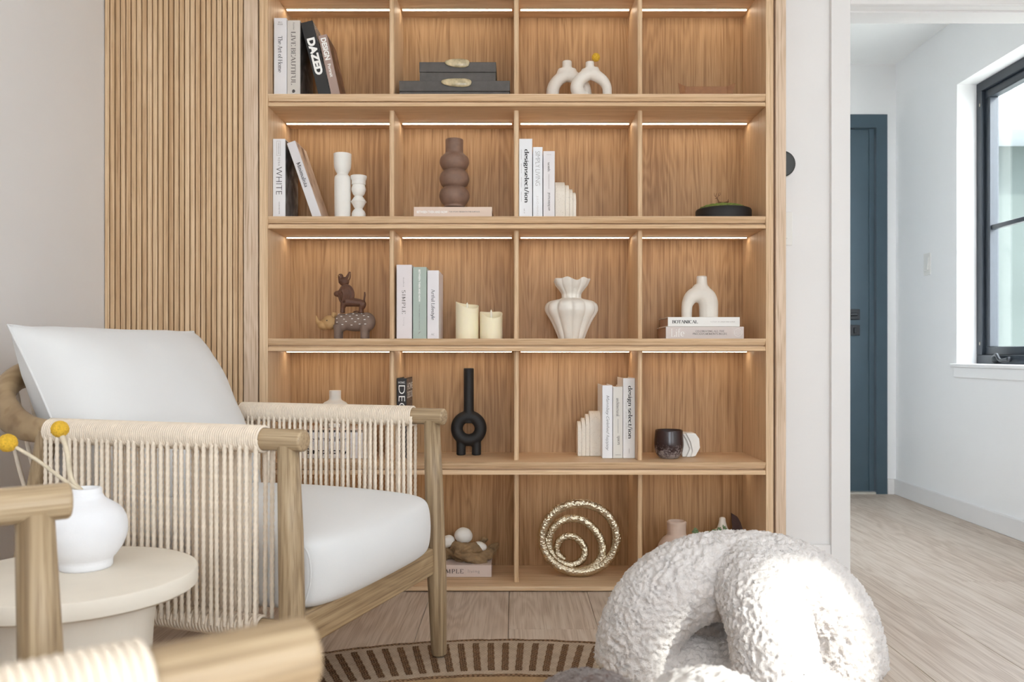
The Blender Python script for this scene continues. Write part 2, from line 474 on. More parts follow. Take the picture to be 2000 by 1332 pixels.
def weave(name, c1, c2, sc_, rough=0.95):
    m, nt, b = nodes_of(name); L = nt.links
    tc = add(nt, 'ShaderNodeTexCoord')
    ck = add(nt, 'ShaderNodeTexChecker'); ck.inputs['Scale'].default_value = sc_
    ck.inputs['Color1'].default_value = c1; ck.inputs['Color2'].default_value = c2
    n = add(nt, 'ShaderNodeTexNoise'); n.inputs['Scale'].default_value = 45.0; n.inputs['Detail'].default_value = 5
    L.new(tc.outputs['Object'], n.inputs['Vector']); L.new(tc.outputs['Object'], ck.inputs['Vector'])
    mx = add(nt, 'ShaderNodeMix', data_type='RGBA'); mx.blend_type = 'MULTIPLY'; mx.inputs['Factor'].default_value = 0.5
    r = ramp(nt, [(0.3, (0.62, 0.6, 0.58, 1)), (0.65, (1, 1, 1, 1))])
    L.new(n.outputs['Fac'], r.inputs['Fac'])
    L.new(ck.outputs['Color'], mx.inputs['A']); L.new(r.outputs['Color'], mx.inputs['B'])
    L.new(mx.outputs['Result'], b.inputs['Base Color']); b.inputs['Roughness'].default_value = rough
    b.inputs['Specular IOR Level'].default_value = 0.1
    bp = add(nt, 'ShaderNodeBump'); bp.inputs['Strength'].default_value = 0.6; bp.inputs['Distance'].default_value = 0.003
    L.new(ck.outputs['Fac'], bp.inputs['Height']); L.new(bp.outputs['Normal'], b.inputs['Normal'])
    return m
M['rug'] = weave('rug_weave', srgb(204, 186, 166), srgb(150, 130, 110), 230.0)
M['rug_tan'] = weave('rug_weave_tan', srgb(190, 160, 122), srgb(150, 122, 90), 230.0)
M['rug_brown'] = weave('rug_brown_yarn', srgb(140, 110, 84), srgb(100, 76, 56), 160.0)

def smoky():
    m, nt, b = nodes_of('smoky_glass'); L = nt.links
    tc = add(nt, 'ShaderNodeTexCoord'); sx = add(nt, 'ShaderNodeSeparateXYZ'); L.new(tc.outputs['Object'], sx.inputs[0])
    n = add(nt, 'ShaderNodeTexNoise'); n.inputs['Scale'].default_value = 90.0; n.inputs['Detail'].default_value = 8; n.inputs['Distortion'].default_value = 1.0
    L.new(tc.outputs['Object'], n.inputs['Vector'])
    mr = add(nt, 'ShaderNodeMapRange'); mr.inputs['From Min'].default_value = 0.075; mr.inputs['From Max'].default_value = 0.0
    mr.inputs['To Min'].default_value = -0.35; mr.inputs['To Max'].default_value = 0.25
    L.new(sx.outputs['Z'], mr.inputs['Value'])
    ad = add(nt, 'ShaderNodeMath', operation='ADD'); L.new(mr.outputs[0], ad.inputs[0]); L.new(n.outputs['Fac'], ad.inputs[1])
    r = ramp(nt, [(0.44, srgb(52, 38, 38)), (0.56, srgb(104, 92, 92)), (0.72, srgb(150, 140, 138))])
    L.new(ad.outputs[0], r.inputs['Fac']); L.new(r.outputs['Color'], b.inputs['Base Color'])
    b.inputs['Roughness'].default_value = 0.22
    return m
M['smoky'] = smoky()
M['smoky_in'] = plain('smoky_inner', srgb(46, 30, 30), 0.3, 0.05)

def book_mat(name, rgb, rough=0.55): return plain(name, srgb(*rgb), rough, 0.01, 8.0)

def photo_mat(name, stops, scale=16.0, dist=2.0, stretch=(1, 1, 1)):
    """blurred print of a picture on a book cover"""
    m, nt, b = nodes_of(name); L = nt.links
    tc = add(nt, 'ShaderNodeTexCoord'); mp = add(nt, 'ShaderNodeMapping'); mp.inputs['Scale'].default_value = stretch
    L.new(tc.outputs['Object'], mp.inputs['Vector'])
    n = add(nt, 'ShaderNodeTexNoise'); n.inputs['Scale'].default_value = scale; n.inputs['Detail'].default_value = 3; n.inputs['Distortion'].default_value = dist
    L.new(mp.outputs['Vector'], n.inputs['Vector'])
    r = ramp(nt, stops); L.new(n.outputs['Fac'], r.inputs['Fac']); L.new(r.outputs['Color'], b.inputs['Base Color'])
    b.inputs['Roughness'].default_value = 0.45
    return m

# ------------------------------------------------------------------ lettering
def arc(cx, cy, rx, ry, a0, a1, n=12):
    return [(cx + rx * math.cos(math.radians(a0 + (a1 - a0) * k / n)), cy + ry * math.sin(math.radians(a0 + (a1 - a0) * k / n))) for k in range(n + 1)]
def G():
    g = {}
    S = lambda *p: list(p)
    # (advance, strokes, serif spots (x, y)); cap height 1, x-height .62
    g['A'] = (.86, [S((.08, 0), (.40, 1)), S((.40, 1), (.76, 0)), S((.20, .34), (.62, .34))], [(.08, 0), (.76, 0)])
    g['B'] = (.74, [S((.16, 0), (.16, 1)), S((.16, 1), (.36, 1)) + arc(.36, .76, .22, .24, 90, -90) + S((.36, .52), (.16, .52)), S((.16, .52), (.38, .52)) + arc(.38, .26, .26, .26, 90, -90) + S((.38, 0), (.16, 0))], [(.14, 0), (.14, 1)])
    g['C'] = (.80, [arc(.44, .5, .36, .5, 45, 315, 20)], [])
    g['D'] = (.84, [S((.16, 0), (.16, 1)), S((.16, 1), (.34, 1)) + arc(.34, .5, .40, .5, 90, -90, 16) + S((.34, 0), (.16, 0))], [(.14, 0), (.14, 1)])
    g['E'] = (.68, [S((.16, 0), (.16, 1)), S((.10, 1), (.60, 1)), S((.16, .52), (.48, .52)), S((.10, 0), (.62, 0)), S((.60, 1), (.60, .84)), S((.62, 0), (.62, .18))], [])
    g['F'] = (.64, [S((.16, 0), (.16, 1)), S((.10, 1), (.58, 1)), S((.16, .52), (.46, .52)), S((.58, 1), (.58, .84))], [(.16, 0)])
    g['G'] = (.86, [arc(.44, .5, .36, .5, 45, 300, 20) + S((.72, .12), (.72, .42))], [(.72, .42)])
    g['H'] = (.90, [S((.16, 0), (.16, 1)), S((.74, 0), (.74, 1)), S((.16, .52), (.74, .52))], [(.16, 0), (.16, 1), (.74, 0), (.74, 1)])
    g['I'] = (.38, [S((.19, 0), (.19, 1))], [(.19, 0), (.19, 1)])
    g['L'] = (.66, [S((.16, 0), (.16, 1)), S((.10, 0), (.60, 0)), S((.60, 0), (.60, .2))], [(.16, 1)])
    g['M'] = (1.0, [S((.14, 0), (.14, 1)), S((.14, 1), (.48, .1)), S((.48, .1), (.82, 1)), S((.84, 0), (.84, 1))], [(.14, 0), (.84, 0)])
    g['N'] = (.90, [S((.14, 0), (.14, 1)), S((.14, 1), (.74, 0)), S((.74, 0), (.74, 1))], [(.14, 0), (.74, 1)])
    g['O'] = (.90, [arc(.45, .5, .37, .5, 90, 450, 26)], [])
    g['P'] = (.70, [S((.16, 0), (.16, 1)), S((.16, 1), (.36, 1)) + arc(.36, .73, .26, .27, 90, -90) + S((.36, .46), (.16, .46))], [(.16, 0), (.14, 1)])
    g['R'] = (.78, [S((.16, 0), (.16, 1)), S((.16, 1), (.36, 1)) + arc(.36, .74, .25, .26, 90, -90) + S((.36, .48), (.16, .48)), S((.38, .48), (.70, 0))], [(.16, 0), (.14, 1)])
    g['S'] = (.62, [arc(.31, .75, .21, .25, 30, 270, 14) + arc(.31, .25, .23, .25, 90, -150, 14)], [])
    g['T'] = (.74, [S((.37, 0), (.37, 1)), S((.06, 1), (.68, 1)), S((.06, 1), (.06, .84)), S((.68, 1), (.68, .84))], [(.37, 0)])
    g['U'] = (.86, [S((.16, 1), (.16, .35)) + arc(.43, .32, .27, .32, 180, 360, 14) + S((.70, .35), (.70, 1))], [(.16, 1), (.70, 1)])
    g['V'] = (.82, [S((.08, 1), (.41, 0)), S((.41, 0), (.74, 1))], [(.08, 1), (.74, 1)])
    g['W'] = (1.16, [S((.06, 1), (.32, 0)), S((.32, 0), (.58, 1)), S((.58, 1), (.84, 0)), S((.84, 0), (1.1, 1))], [(.06, 1), (1.1, 1)])
    x = .62
    g['a'] = (.58, [arc(.27, .47, .17, .15, 160, 0, 8) + S((.44, .44), (.44, .08), (.52, 0)), arc(.26, .17, .18, .17, 60, 330, 14)], [])
    g['c'] = (.54, [arc(.30, .31, .23, .31, 50, 315, 16)], [])
    g['d'] = (.66, [S((.50, 0), (.50, 1.02)), arc(.30, .31, .22, .31, 60, 300, 16)], [(.54, 0), (.46, 1.02)])
    g['e'] = (.56, [S((.08, .34), (.50, .34)) + arc(.29, .33, .21, .29, 0, 310, 18)], [])
    g['f'] = (.40, [S((.18, 0), (.18, .8)) + arc(.32, .82, .14, .2, 180, 60, 8), S((.04, x), (.36, x))], [(.18, 0)])
    g['g'] = (.60, [arc(.27, .40, .18, .22, 90, 450, 18), S((.40, .55), (.54, .62)), S((.18, .22), (.14, .12), (.36, .06)) + arc(.32, -.12, .22, .16, 70, -250, 16)], [])
    g['h'] = (.68, [S((.16, 0), (.16, 1.02)), arc(.34, .40, .18, .22, 170, 0, 10) + S((.52, .4), (.52, 0))], [(.16, 0), (.12, 1.02), (.52, 0)])
    g['i'] = (.32, [S((.16, 0), (.16, x)), S((.16, .80), (.16, .92))], [(.16, 0), (.12, x)])
    g['l'] = (.32, [S((.16, 0), (.16, 1.02))], [(.16, 0), (.12, 1.02)])
    g['m'] = (1.0, [S((.16, 0), (.16, x)), arc(.33, .40, .17, .22, 170, 0, 10) + S((.50, .4), (.50, 0)), arc(.67, .40, .17, .22, 170, 0, 10) + S((.84, .4), (.84, 0))], [(.16, 0), (.12, x), (.50, 0), (.84, 0)])
    g['n'] = (.68, [S((.16, 0), (.16, x)), arc(.34, .40, .18, .22, 170, 0, 10) + S((.52, .4), (.52, 0))], [(.16, 0), (.12, x), (.52, 0)])
    g['o'] = (.62, [arc(.31, .31, .24, .31, 90, 450, 20)], [])
    g['p'] = (.66, [S((.16, -.34), (.16, x)), arc(.36, .31, .22, .31, 120, -120, 16)], [(.16, -.34), (.12, x)])
    g['r'] = (.48, [S((.16, 0), (.16, x)), arc(.34, .42, .18, .2, 170, 50, 8)], [(.16, 0), (.12, x)])
    g['s'] = (.46, [arc(.23, .47, .15, .15, 30, 270, 10) + arc(.23, .16, .17, .16, 90, -150, 10)], [])
    g['t'] = (.40, [S((.18, .82), (.18, .12)) + arc(.29, .13, .11, .13, 180, 300, 6), S((.04, x), (.34, x))], [])
    g['u'] = (.68, [S((.16, x), (.16, .22)) + arc(.34, .22, .18, .22, 180, 350, 10), S((.52, x), (.52, 0))], [(.12, x), (.48, x), (.56, 0)])
    g['v'] = (.58, [S((.06, x), (.29, 0)), S((.29, 0), (.52, x))], [(.06, x), (.52, x)])
    g['y'] = (.58, [S((.06, x), (.30, 0)), S((.54, x), (.26, -.16), (.14, -.32), (.04, -.28))], [(.06, x), (.54, x)])
    g['b'] = (.66, [S((.16, 0), (.16, 1.02)), arc(.36, .31, .22, .31, 120, -120, 16)], [(.12, 1.02)])
    g['/'] = (.42, [S((.04, -.1), (.38, 1.05))], [])
    g[' '] = (.30, [], [])
    return g
GLY = G()
def serif_text(s, tv=.15, th=.05, serif=.16, space=0.0):
    V, Fc, x0 = [], [], 0.0
    def stroke(pts, a, b):
        m = len(pts); base = len(V)
        for i in range(m):
            p, q = pts[max(i - 1, 0)], pts[min(i + 1, m - 1)]
            dx, dy = q[0] - p[0], q[1] - p[1]; l = math.hypot(dx, dy) or 1; dx /= l; dy /= l
            w = (a * abs(dy) ** 1.3 + b * abs(dx)) / 2
            if dy > 0 and dx > 0.25 and abs(dy) > 0.5 and m == 2: w = max(b * 0.75, w * 0.45)
            V.append((x0 + pts[i][0] - dy * w, pts[i][1] + dx * w)); V.append((x0 + pts[i][0] + dy * w, pts[i][1] - dx * w))
        for i in range(m - 1):
            Fc.append((base + 2 * i, base + 2 * i + 1, base + 2 * i + 3, base + 2 * i + 2))
    for ch in s:
        adv, st, sf = GLY.get(ch, GLY[' '])
        for p in st: stroke(p, tv, th)
        if serif:
            for (sx, sy) in sf: stroke([(sx - serif, sy), (sx + serif, sy)], th, th)
        x0 += adv + space
    return V, Fc
def sans_text(s, bold=0.0, space=1.0):
    cu = bpy.data.curves.new('t', 'FONT'); cu.body = s; cu.size = 1.0; cu.offset = bold; cu.space_character = space
    cu.resolution_u = 3; cu.fill_mode = 'FRONT'
    o = bpy.data.objects.new('t', cu); me = o.to_mesh()
    V = [(v.co.x, v.co.y) for v in me.vertices]; Fc = [tuple(p.vertices) for p in me.polygons]
    o.to_mesh_clear(); bpy.data.objects.remove(o); bpy.data.curves.remove(cu)
    return V, Fc
def lettering(parent, glyphs, mat, c, L, Hh=None, mode='down', shear=0.0, plane='spine', y=-0.0006, name='title_lettering', th=0.0004):
    """fit glyph mesh to length L (reading direction) and height Hh, centred at c=(x,z) in the parent's frame"""
    V, Fc = glyphs
    V = [(a + shear * b, b) for a, b in V]
    x0, x1 = min(v[0] for v in V), max(v[0] for v in V); y0, y1 = min(v[1] for v in V), max(v[1] for v in V)
    s = L / (x1 - x0); sv = s if Hh is None else Hh / (y1 - y0)
    out = []
    for a, b in V:
        u, v = (a - (x0 + x1) / 2) * s, (b - (y0 + y1) / 2) * sv
        if mode == 'down': px, pz = c[0] + v, c[1] - u
        elif mode == 'up': px, pz = c[0] - v, c[1] + u
        else: px, pz = c[0] + u, c[1] + v
        if plane == 'spine': out.append((px, y, pz))
        elif plane == 'side': out.append((y, px, pz))       # printed on the cover facing +x
    if plane == 'side': pass
    return mk(name, (out, Fc), mat, parent)

# ------------------------------------------------------------------ levels of the bookcase
YF, YD, YB = 2.85, 2.90, 3.14                 # shelf nosing, divider fronts, back panel
S1, S2, S3, S4, S5 = 1.675, 1.264, 0.853, 0.437, 0.020
ST = 0.041
XL, XR = -0.829, 0.8445
DIV = [-0.420, 0.006, 0.429]
WALL_X, RW = -1.38, 2.175
WY = 2.95                                      # front face of the wall beside the bookcase
CEIL = 2.45

# ------------------------------------------------------------------ room shell
def wall(name, parts, mat): return struct(mk(name, join(parts), mat))
wall('wall_left', [box(WALL_X - 0.12, WALL_X, -2.72, 3.2, 0, CEIL)], M['wall'])
# back wall of the room (behind the camera) with a window added for daylight
bw = (-0.6, 0.9, 0.3, 2.3)
wall('wall_back', [box(WALL_X, bw[0], -2.72, -2.6, 0, CEIL), box(bw[1], RW, -2.72, -2.6, 0, CEIL),
                   box(bw[0], bw[1], -2.72, -2.6, 0, bw[2]), box(bw[0], bw[1], -2.72, -2.6, bw[3], CEIL)], M['wall'])
# right wall: unseen windows added for sun and fill, besides hall window 1
def right_wall():
    X0, X1 = RW, RW + 0.145; parts = []
    ops = [(-2.5, -0.85, 0.3, 2.42), (-0.68, 0.02, 1.30, 2.05), (0.2, 1.75, 0.25, 2.25), (3.15, 4.171, 0.75, 2.124)]
    y = -2.72
    for a, b, z0, z1 in ops:
        parts.append(box(X0, X1, y, a, 0, CEIL)); parts.append(box(X0, X1, a, b, 0, z0)); parts.append(box(X0, X1, a, b, z1, CEIL)); y = b
    parts.append(box(X0, X1, y, 4.96, 0, CEIL))
    # spandrel rounding the added sun window, to shape the light patch
    n = 14; arc_ = [(-0.62 + 0.64 * math.sin(PI / 2 * k / n), 1.41 + 0.64 * math.cos(PI / 2 * k / n)) for k in range(n + 1)]
    for (ya, za), (yb, zb) in zip(arc_, arc_[1:]):
        parts.append(prism_x([(ya, za), (yb, zb), (yb, 2.05), (ya, 2.05)], X0, X1))
    return parts
wall('wall_right', right_wall(), M['wall_hall'])
wall('wall_far', [box(0.95, RW, 4.84, 4.96, 2.165, CEIL), box(0.95, 1.16, 4.84, 4.96, 0, 2.165), box(2.125, RW, 4.84, 4.96, 0, 2.165)], M['wall_hall'])
wall('wall_hall_left', [box(0.912, 0.95, WY + 0.14, 4.96, 0, CEIL)], M['wall_hall'])
JX = 1.161
HZ = 2.01
wall('wall_front', [box(0.905, JX - 0.03, WY, WY + 0.14, 0, CEIL), box(JX - 0.03, RW, WY, WY + 0.14, HZ + 0.03, CEIL)], M['wall'])
wall('wall_behind_bookcase', [box(WALL_X, 0.905, 3.165, 3.21, 0, CEIL)], M['wall'])
struct(mk('ceiling', box(WALL_X - 0.12, RW + 0.145, -2.72, 4.96, CEIL, CEIL + 0.1), M['ceil']))
# cased opening
trim = struct(mk('trim_1', join([bbox(1.095, JX, WY - 0.018, WY, 0, HZ + 0.06, 0.002), bbox(JX, RW, WY - 0.018, WY, HZ, HZ + 0.07, 0.002)]), M['trim']))
mk('jamb', join([box(JX - 0.03, JX, WY, WY + 0.155, 0, HZ), box(JX - 0.03, RW, WY, WY + 0.155, HZ, HZ + 0.03), box(JX, RW, WY + 0.04, WY + 0.075, HZ - 0.006, HZ)]), M['trim'], trim)
# baseboards
def baseboard(name, parts): return struct(mk(name, join(parts), M['trim']))
baseboard('baseboard_front', [bbox(0.91, 1.095, WY - 0.014, WY, 0, 0.14, 0.003)])
baseboard('baseboard_right', [bbox(RW - 0.014, RW, -2.6, 4.84, 0, 0.088, 0.003)])
baseboard('baseboard_far', [bbox(2.125, RW - 0.014, 4.826, 4.84, 0, 0.088, 0.003)])
baseboard('baseboard_left', [bbox(WALL_X, WALL_X + 0.014, -2.6, 2.84, 0, 0.10, 0.003)])

# floor: a slab with individual planks
fl = struct(mk('floor', box(-1.5, 2.32, -2.72, 4.96, -0.06, -0.016), M['oak_dark']))
random.seed(11)
pw = 0.262
x = -1.5 + 0.03
# seams seen at X ~ -0.017 and 0.245
x0 = -0.018 - pw * 6
cols = []
while x0 < 2.30:
    cols.append((max(x0, -1.5), min(x0 + pw, 2.32))); x0 += pw
for ci, (a, b) in enumerate(cols):
    y = -2.72 - random.uniform(0, 1.4)
    if ci == 6: ends = [-2.72, -0.9, 0.75, 2.47, 4.2, 4.96]
    else:
        ends = [-2.72]; y = -2.72 + random.uniform(0.5, 1.8)
        while y < 4.8: ends.append(y); y += random.uniform(1.5, 1.9)
        ends.append(4.96)
    for p, q in zip(ends, ends[1:]):
        mk('plank', bbox(a + 0.0007, b - 0.0007, p + 0.0007, q - 0.0007, -0.016, 0.0, 0.0009, 1), M['plank'], fl)

# ------------------------------------------------------------------ windows
def window(name, y0, y1, z0, z1, xf, bars=(), crank=False):
    w = struct(mk(name, join([bbox(xf, xf + 0.05, y0, y1, z1 - 0.045, z1, 0.003), bbox(xf, xf + 0.05, y0, y1, z0, z0 + 0.045, 0.003),
                              bbox(xf, xf + 0.05, y0, y0 + 0.045, z0 + 0.045, z1 - 0.045, 0.003), bbox(xf, xf + 0.05, y1 - 0.045, y1, z0 + 0.045, z1 - 0.045, 0.003)]), M['frame']))
    xs = xf + 0.018
    f2 = [bbox(xs, xs + 0.045, y0 + 0.045, y1 - 0.045, z1 - 0.085, z1 - 0.045, 0.003), bbox(xs, xs + 0.045, y0 + 0.045, y1 - 0.045, z0 + 0.045, z0 + 0.085, 0.003),
          bbox(xs, xs + 0.045, y0 + 0.045, y0 + 0.085, z0 + 0.085, z1 - 0.085, 0.003), bbox(xs, xs + 0.045, y1 - 0.085, y1 - 0.045, z0 + 0.085, z1 - 0.085, 0.003)]
    mk('sash', join(f2), M['frame'], w)
    for z in bars: mk('glazing_bar', bbox(xs + 0.008, xs + 0.034, y0 + 0.08, y1 - 0.08, z - 0.011, z + 0.011, 0.003), M['frame'], w)
    mk('pane', box(xs + 0.019, xs + 0.023, y0 + 0.08, y1 - 0.08, z0 + 0.08, z1 - 0.08), M['glass'], w)
    if crank:
        yc = y1 - 0.24
        pts = spline([(xf - 0.004, yc + 0.07, z0 + 0.03), (xf - 0.02, yc + 0.03, z0 + 0.045), (xf - 0.03, yc - 0.02, z0 + 0.02), (xf - 0.03, yc - 0.09, z0 + 0.026)], 6)
        mk('crank_handle', join([sweep(pts, [0.012, 0.009, 0.008, 0.012], 10), ellipsoid((xf - 0.008, yc + 0.06, z0 + 0.026), (0.016, 0.03, 0.02), 14, 8)]), M['black'], w, smooth=True)
        for z in (z0 + 0.10, z1 - 0.11):
            mk('latch_screw', ellipsoid((xf + 0.004, y1 - 0.03, z), (0.006, 0.006, 0.012), 10, 6), M['alu'], w, smooth=True)
    return w
window('window_1', 3.15, 4.171, 0.75, 2.124, RW + 0.095, bars=(1.41,), crank=True)
fa = [(RW + 0.12, -0.66, 1.32), (RW + 0.12, -0.66, 2.03)] + [(RW + 0.12, -0.62 + 0.62 * math.sin(PI / 2 * k / 12), 1.41 + 0.62 * math.cos(PI / 2 * k / 12)) for k in range(13)] + [(RW + 0.12, 0.0, 1.32)]
w2_ = struct(mk('added_window_2', sweep(fa, 0.022, 8, closed=True), M['frame']))  # unseen window, added and rounded to shape the sun patch on the pouf
mk('pane', prism_x([(p[1], p[2]) for p in fa], RW + 0.118, RW + 0.122), M['glass'], w2_)
window('added_window_3', -2.5, -0.85, 0.3, 2.42, RW + 0.095)  # unseen window added to let in sun and daylight
w5_ = window('added_window_5', 0.2, 1.75, 0.25, 2.25, RW + 0.095)  # unseen window added as a fill source from the right
shc = mk('diffuser_cloth', box(-0.001, 0.001, -0.77, 0.77, 0.03, 1.97), M['sheer'], w5_, loc=(RW + 0.05, 0.975, 0.26))  # unseen roller shade, added to diffuse the fill light
mk('hem_bar', rod((0, -0.77, 0.02), (0, 0.77, 0.02), 0.010, n=12), M['plastic_white'], shc)
mk('roller', rod((0, -0.77, 1.96), (0, 0.77, 1.96), 0.022, n=16), M['plastic_white'], shc)
w4 = struct(mk('added_window_4', join([box(bw[0], bw[1], -2.70, -2.64, bw[3] - 0.05, bw[3]), box(bw[0], bw[1], -2.70, -2.64, bw[2], bw[2] + 0.05)] +
        [box(bw[0] + k * (1.5 - 0.05) / 3, bw[0] + k * (1.5 - 0.05) / 3 + 0.05, -2.70, -2.64, bw[2] + 0.05, bw[3] - 0.05) for k in range(4)]), M['frame']))  # unseen window added behind the camera for soft frontal light
mk('pane', box(bw[0] + 0.02, bw[1] - 0.02, -2.672, -2.668, bw[2] + 0.02, bw[3] - 0.02), M['glass'], w4)
# sill of the hall window
struct(mk('trim_2', join([bbox(RW - 0.022, RW + 0.095, 3.12, 4.20, 0.735, 0.752, 0.003), bbox(RW - 0.012, RW, 3.13, 4.185, 0.685, 0.735, 0.004)]), M['wall_hall']))

# far door
dr = struct(mk('door_1', join([box(1.16, 1.235, 4.835, 4.96, 0, 2.165), box(2.062, 2.125, 4.835, 4.96, 0, 2.165), box(1.235, 2.062, 4.835, 4.96, 2.09, 2.165)]), M['door']))
leaf = mk('door_leaf', join([box(1.239, 2.058, 4.862, 4.905, 0.014, 2.086), box(2.03, 2.058, 4.855, 4.862, 0.014, 2.086)]), M['door'], dr)
mk('door_handle', join([bbox(1.915, 1.975, 4.848, 4.862, 0.995, 1.055, 0.003), bbox(1.79, 1.95, 4.815, 4.83, 1.016, 1.034, 0.004), rod((1.945, 4.85, 1.025), (1.945, 4.82, 1.025), 0.01)]), M['black'], leaf)
mk('deadbolt', join([bbox(1.915, 1.975, 4.848, 4.862, 0.905, 0.965, 0.003), bbox(1.938, 1.952, 4.838, 4.85, 0.918, 0.95, 0.003)]), M['black'], leaf)
mk('threshold', box(1.235, 2.062, 4.84, 4.95, 0.0, 0.010), M['threshold'], dr)

# outside: neighbour's house and ground made pale to bounce light indoors
gnd = mk('bounce_ground', box(2.6, 30, -20, 40, -0.3, -0.15), plain('bounce_paving', srgb(190, 188, 180), 0.9, 0.08, 2.0))
struct(gnd)
nh = thing('neighbour_house', 'grey rendered neighbouring house with white soffit seen through the hall window', 'building', (6.6, 7.0, -0.15))
mk('facade', box(-3.4, 6.0, 2.2, 6.0, 0, 3.2), plain('facade_grey', srgb(70, 77, 74), 0.9, 0.08, 2.0), nh)
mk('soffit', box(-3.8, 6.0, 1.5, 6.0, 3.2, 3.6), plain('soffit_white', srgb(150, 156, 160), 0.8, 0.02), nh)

# ------------------------------------------------------------------ bookcase
bc = thing('bookcase', 'tall built-in oak bookcase with five lit rows of four open compartments', 'bookcase', (0, 3.0, 0))
def B(name, vf, mat): # bookcase part given in world coordinates
    v, f = vf
    return mk(name, ([(p[0], p[1] - 3.0, p[2]) for p in v], f), mat, bc)
mk('back_panel', box(XL - 0.02, XR + 0.02, YB - 3.0, YB - 3.0 + 0.02, 0, CEIL - 0.005), M['oak_z'], bc)
B('side_panel', bbox(XL - 0.029, XL, YF, YB, 0, CEIL - 0.005, 0.0015), M['oak_div'])
B('side_panel', bbox(XR, XR + 0.026, YF, YB, 0, CEIL - 0.005, 0.0015), M['oak_div'])
B('end_panel', bbox(XR + 0.030, XR + 0.064, YF - 0.012, YB, 0, CEIL - 0.005, 0.0015), M['oak_pale'])
B('filler_strip', box(XR + 0.026, XR + 0.030, YF + 0.012, YB, 0, CEIL - 0.005), M['oak_dark'])
NOSE = [(0.0, 0.0), (0.0005, -0.003), (0.0035, -0.010), (0.009, -0.0195), (0.0105, -0.0218), (0.022, -0.0222), (0.022, -0.0262), (0.006, -0.0268), (0.0045, -0.031), (0.0008, -0.0385), (0.0, -0.041)]
def shelf(top):
    top = top - 0.0007
    prof = [(YF + a, top + b) for a, b in NOSE] + [(YB, top - ST), (YB, top)]
    return prism_x(prof, XL + 0.0005, XR - 0.0005)
SHELVES = [2.086, S1, S2, S3, S4]
for t in SHELVES:
    B('shelf', shelf(t), M['oak_x'])
B('bottom_shelf', bbox(XL, XR, YF, YB, 0.004, S5 - 0.0007, 0.003), M['oak_x'])
B('plinth', box(XL, XR, YF + 0.01, YB, 0.0, 0.004), M['oak_dark'])
def divider(x, z0, z1):
    t = 0.0085; r = 0.006
    poly = [(x - t, YB), (x - t, YD + r), (x - t + r * .3, YD + r * .3), (x - t + r, YD), (x + t - r, YD), (x + t - r * .3, YD + r * .3), (x + t, YD + r), (x + t, YB)]
    n = len(poly)
    V = [(p[0], p[1], z0) for p in poly] + [(p[0], p[1], z1) for p in poly]
    return V, [tuple(range(n - 1, -1, -1)), tuple(range(n, 2 * n))] + [(i, (i + 1) % n, (i + 1) % n + n, i + n) for i in range(n)]
rows = [(S1, SHELVES[0] - ST), (S2, S1 - ST), (S3, S2 - ST), (S4, S3 - ST), (S5, S4 - ST)]
for z0, z1 in rows:
    for x in DIV: B('divider', divider(x, z0, z1), M['oak_div'])
    xs = [XL] + DIV + [XR]
    for i in range(4):
        a = xs[i] + (0.0085 if i else 0) + 0.006; b = xs[i + 1] - (0.0085 if i < 3 else 0) - 0.006
        ch = B('led_channel', box(a, b, 3.052, 3.070, z1 - 0.0035, z1), M['alu'])
        mk('led_strip', box(a + 0.002, b - 0.002, 3.056 - 3.0, 3.066 - 3.0, z1 - 0.0050, z1 - 0.0034), M['led_dim' if z0 == S5 else 'led'], ch)

# slatted cabinet front beside it
sp = thing('slatted_panel', 'vertical oak slat panel between the left wall and the bookcase', 'panel', (-1.12, YF, 0))
def SPart(name, vf, mat):
    v, f = vf
    return mk(name, ([(p[0] + 1.12, p[1] - YF, p[2]) for p in v], f), mat, sp)
SPart('backing_board', box(WALL_X, -0.862, YF + 0.022, YF + 0.05, 0, CEIL - 0.005), M['oak_dark'])
XS0, XS1 = -1.377, WX(476, YF)
ns = 26; pitch = (XS1 - XS0) / ns
slat_me = None
for i in range(ns):
    a = XS0 + i * pitch
    wv = pitch * 0.80
    if slat_me is None:
        o = SPart('slat', bbox(0, wv, YF, YF + 0.022, 0.0, CEIL - 0.005, 0.0016, 2), M['oak_slat'])
        slat_me = o.data
        # re-origin so that copies can share the mesh
        slat_me.transform(Matrix.Translation((-1.12, 0, 0)))
        o.location = (a + 1.12, 0, 0)
    else:
        mk('slat', slat_me, None, sp, loc=(a + 1.12, 0, 0))
SPart('edge_board', bbox(XS1, -0.8625, YF, YF + 0.022, 0.0, CEIL - 0.005, 0.0015), M['oak_pale'])

# devices on the walls
th = thing('thermostat', 'round black thermostat on a white mount beside the bookcase', 'thermostat', (WX(1525, WY), WY, WZ(322, WY)))
mk('mount', rod((0, 0, 0), (0, -0.006, 0), 0.0485, n=40, rnd=0.002), M['plastic_white'], th, smooth=False)
mk('display', rod((0, -0.006, 0), (0, -0.022, 0), 0.0455, n=40, rnd=0.005), M['plastic_black'], th)
def switch(label, loc, rotz, name='light_switch'):
    s = thing(name, label, 'switch', loc, rotz)
    mk('wall_plate', bbox(-0.036, 0.036, -0.005, 0, -0.058, 0.058, 0.003), M['plastic_white'], s)
    mk('rocker', bevel(([(-0.017, -0.005, -0.034), (0.017, -0.005, -0.034), (0.017, -0.004, 0.034), (-0.017, -0.004, 0.034), (-0.017, -0.012, -0.034), (0.017, -0.012, -0.034), (0.017, -0.006, 0.034), (-0.017, -0.006, 0.034)],
        [(0, 3, 2, 1), (4, 5, 6, 7), (0, 1, 5, 4), (1, 2, 6, 5), (2, 3, 7, 6), (3, 0, 4, 7)]), 0.001), M['plastic_white'], s)
    return s
switch('white rocker light switch below the thermostat', (WX(1527, WY), WY, WZ(447, WY)), 0)
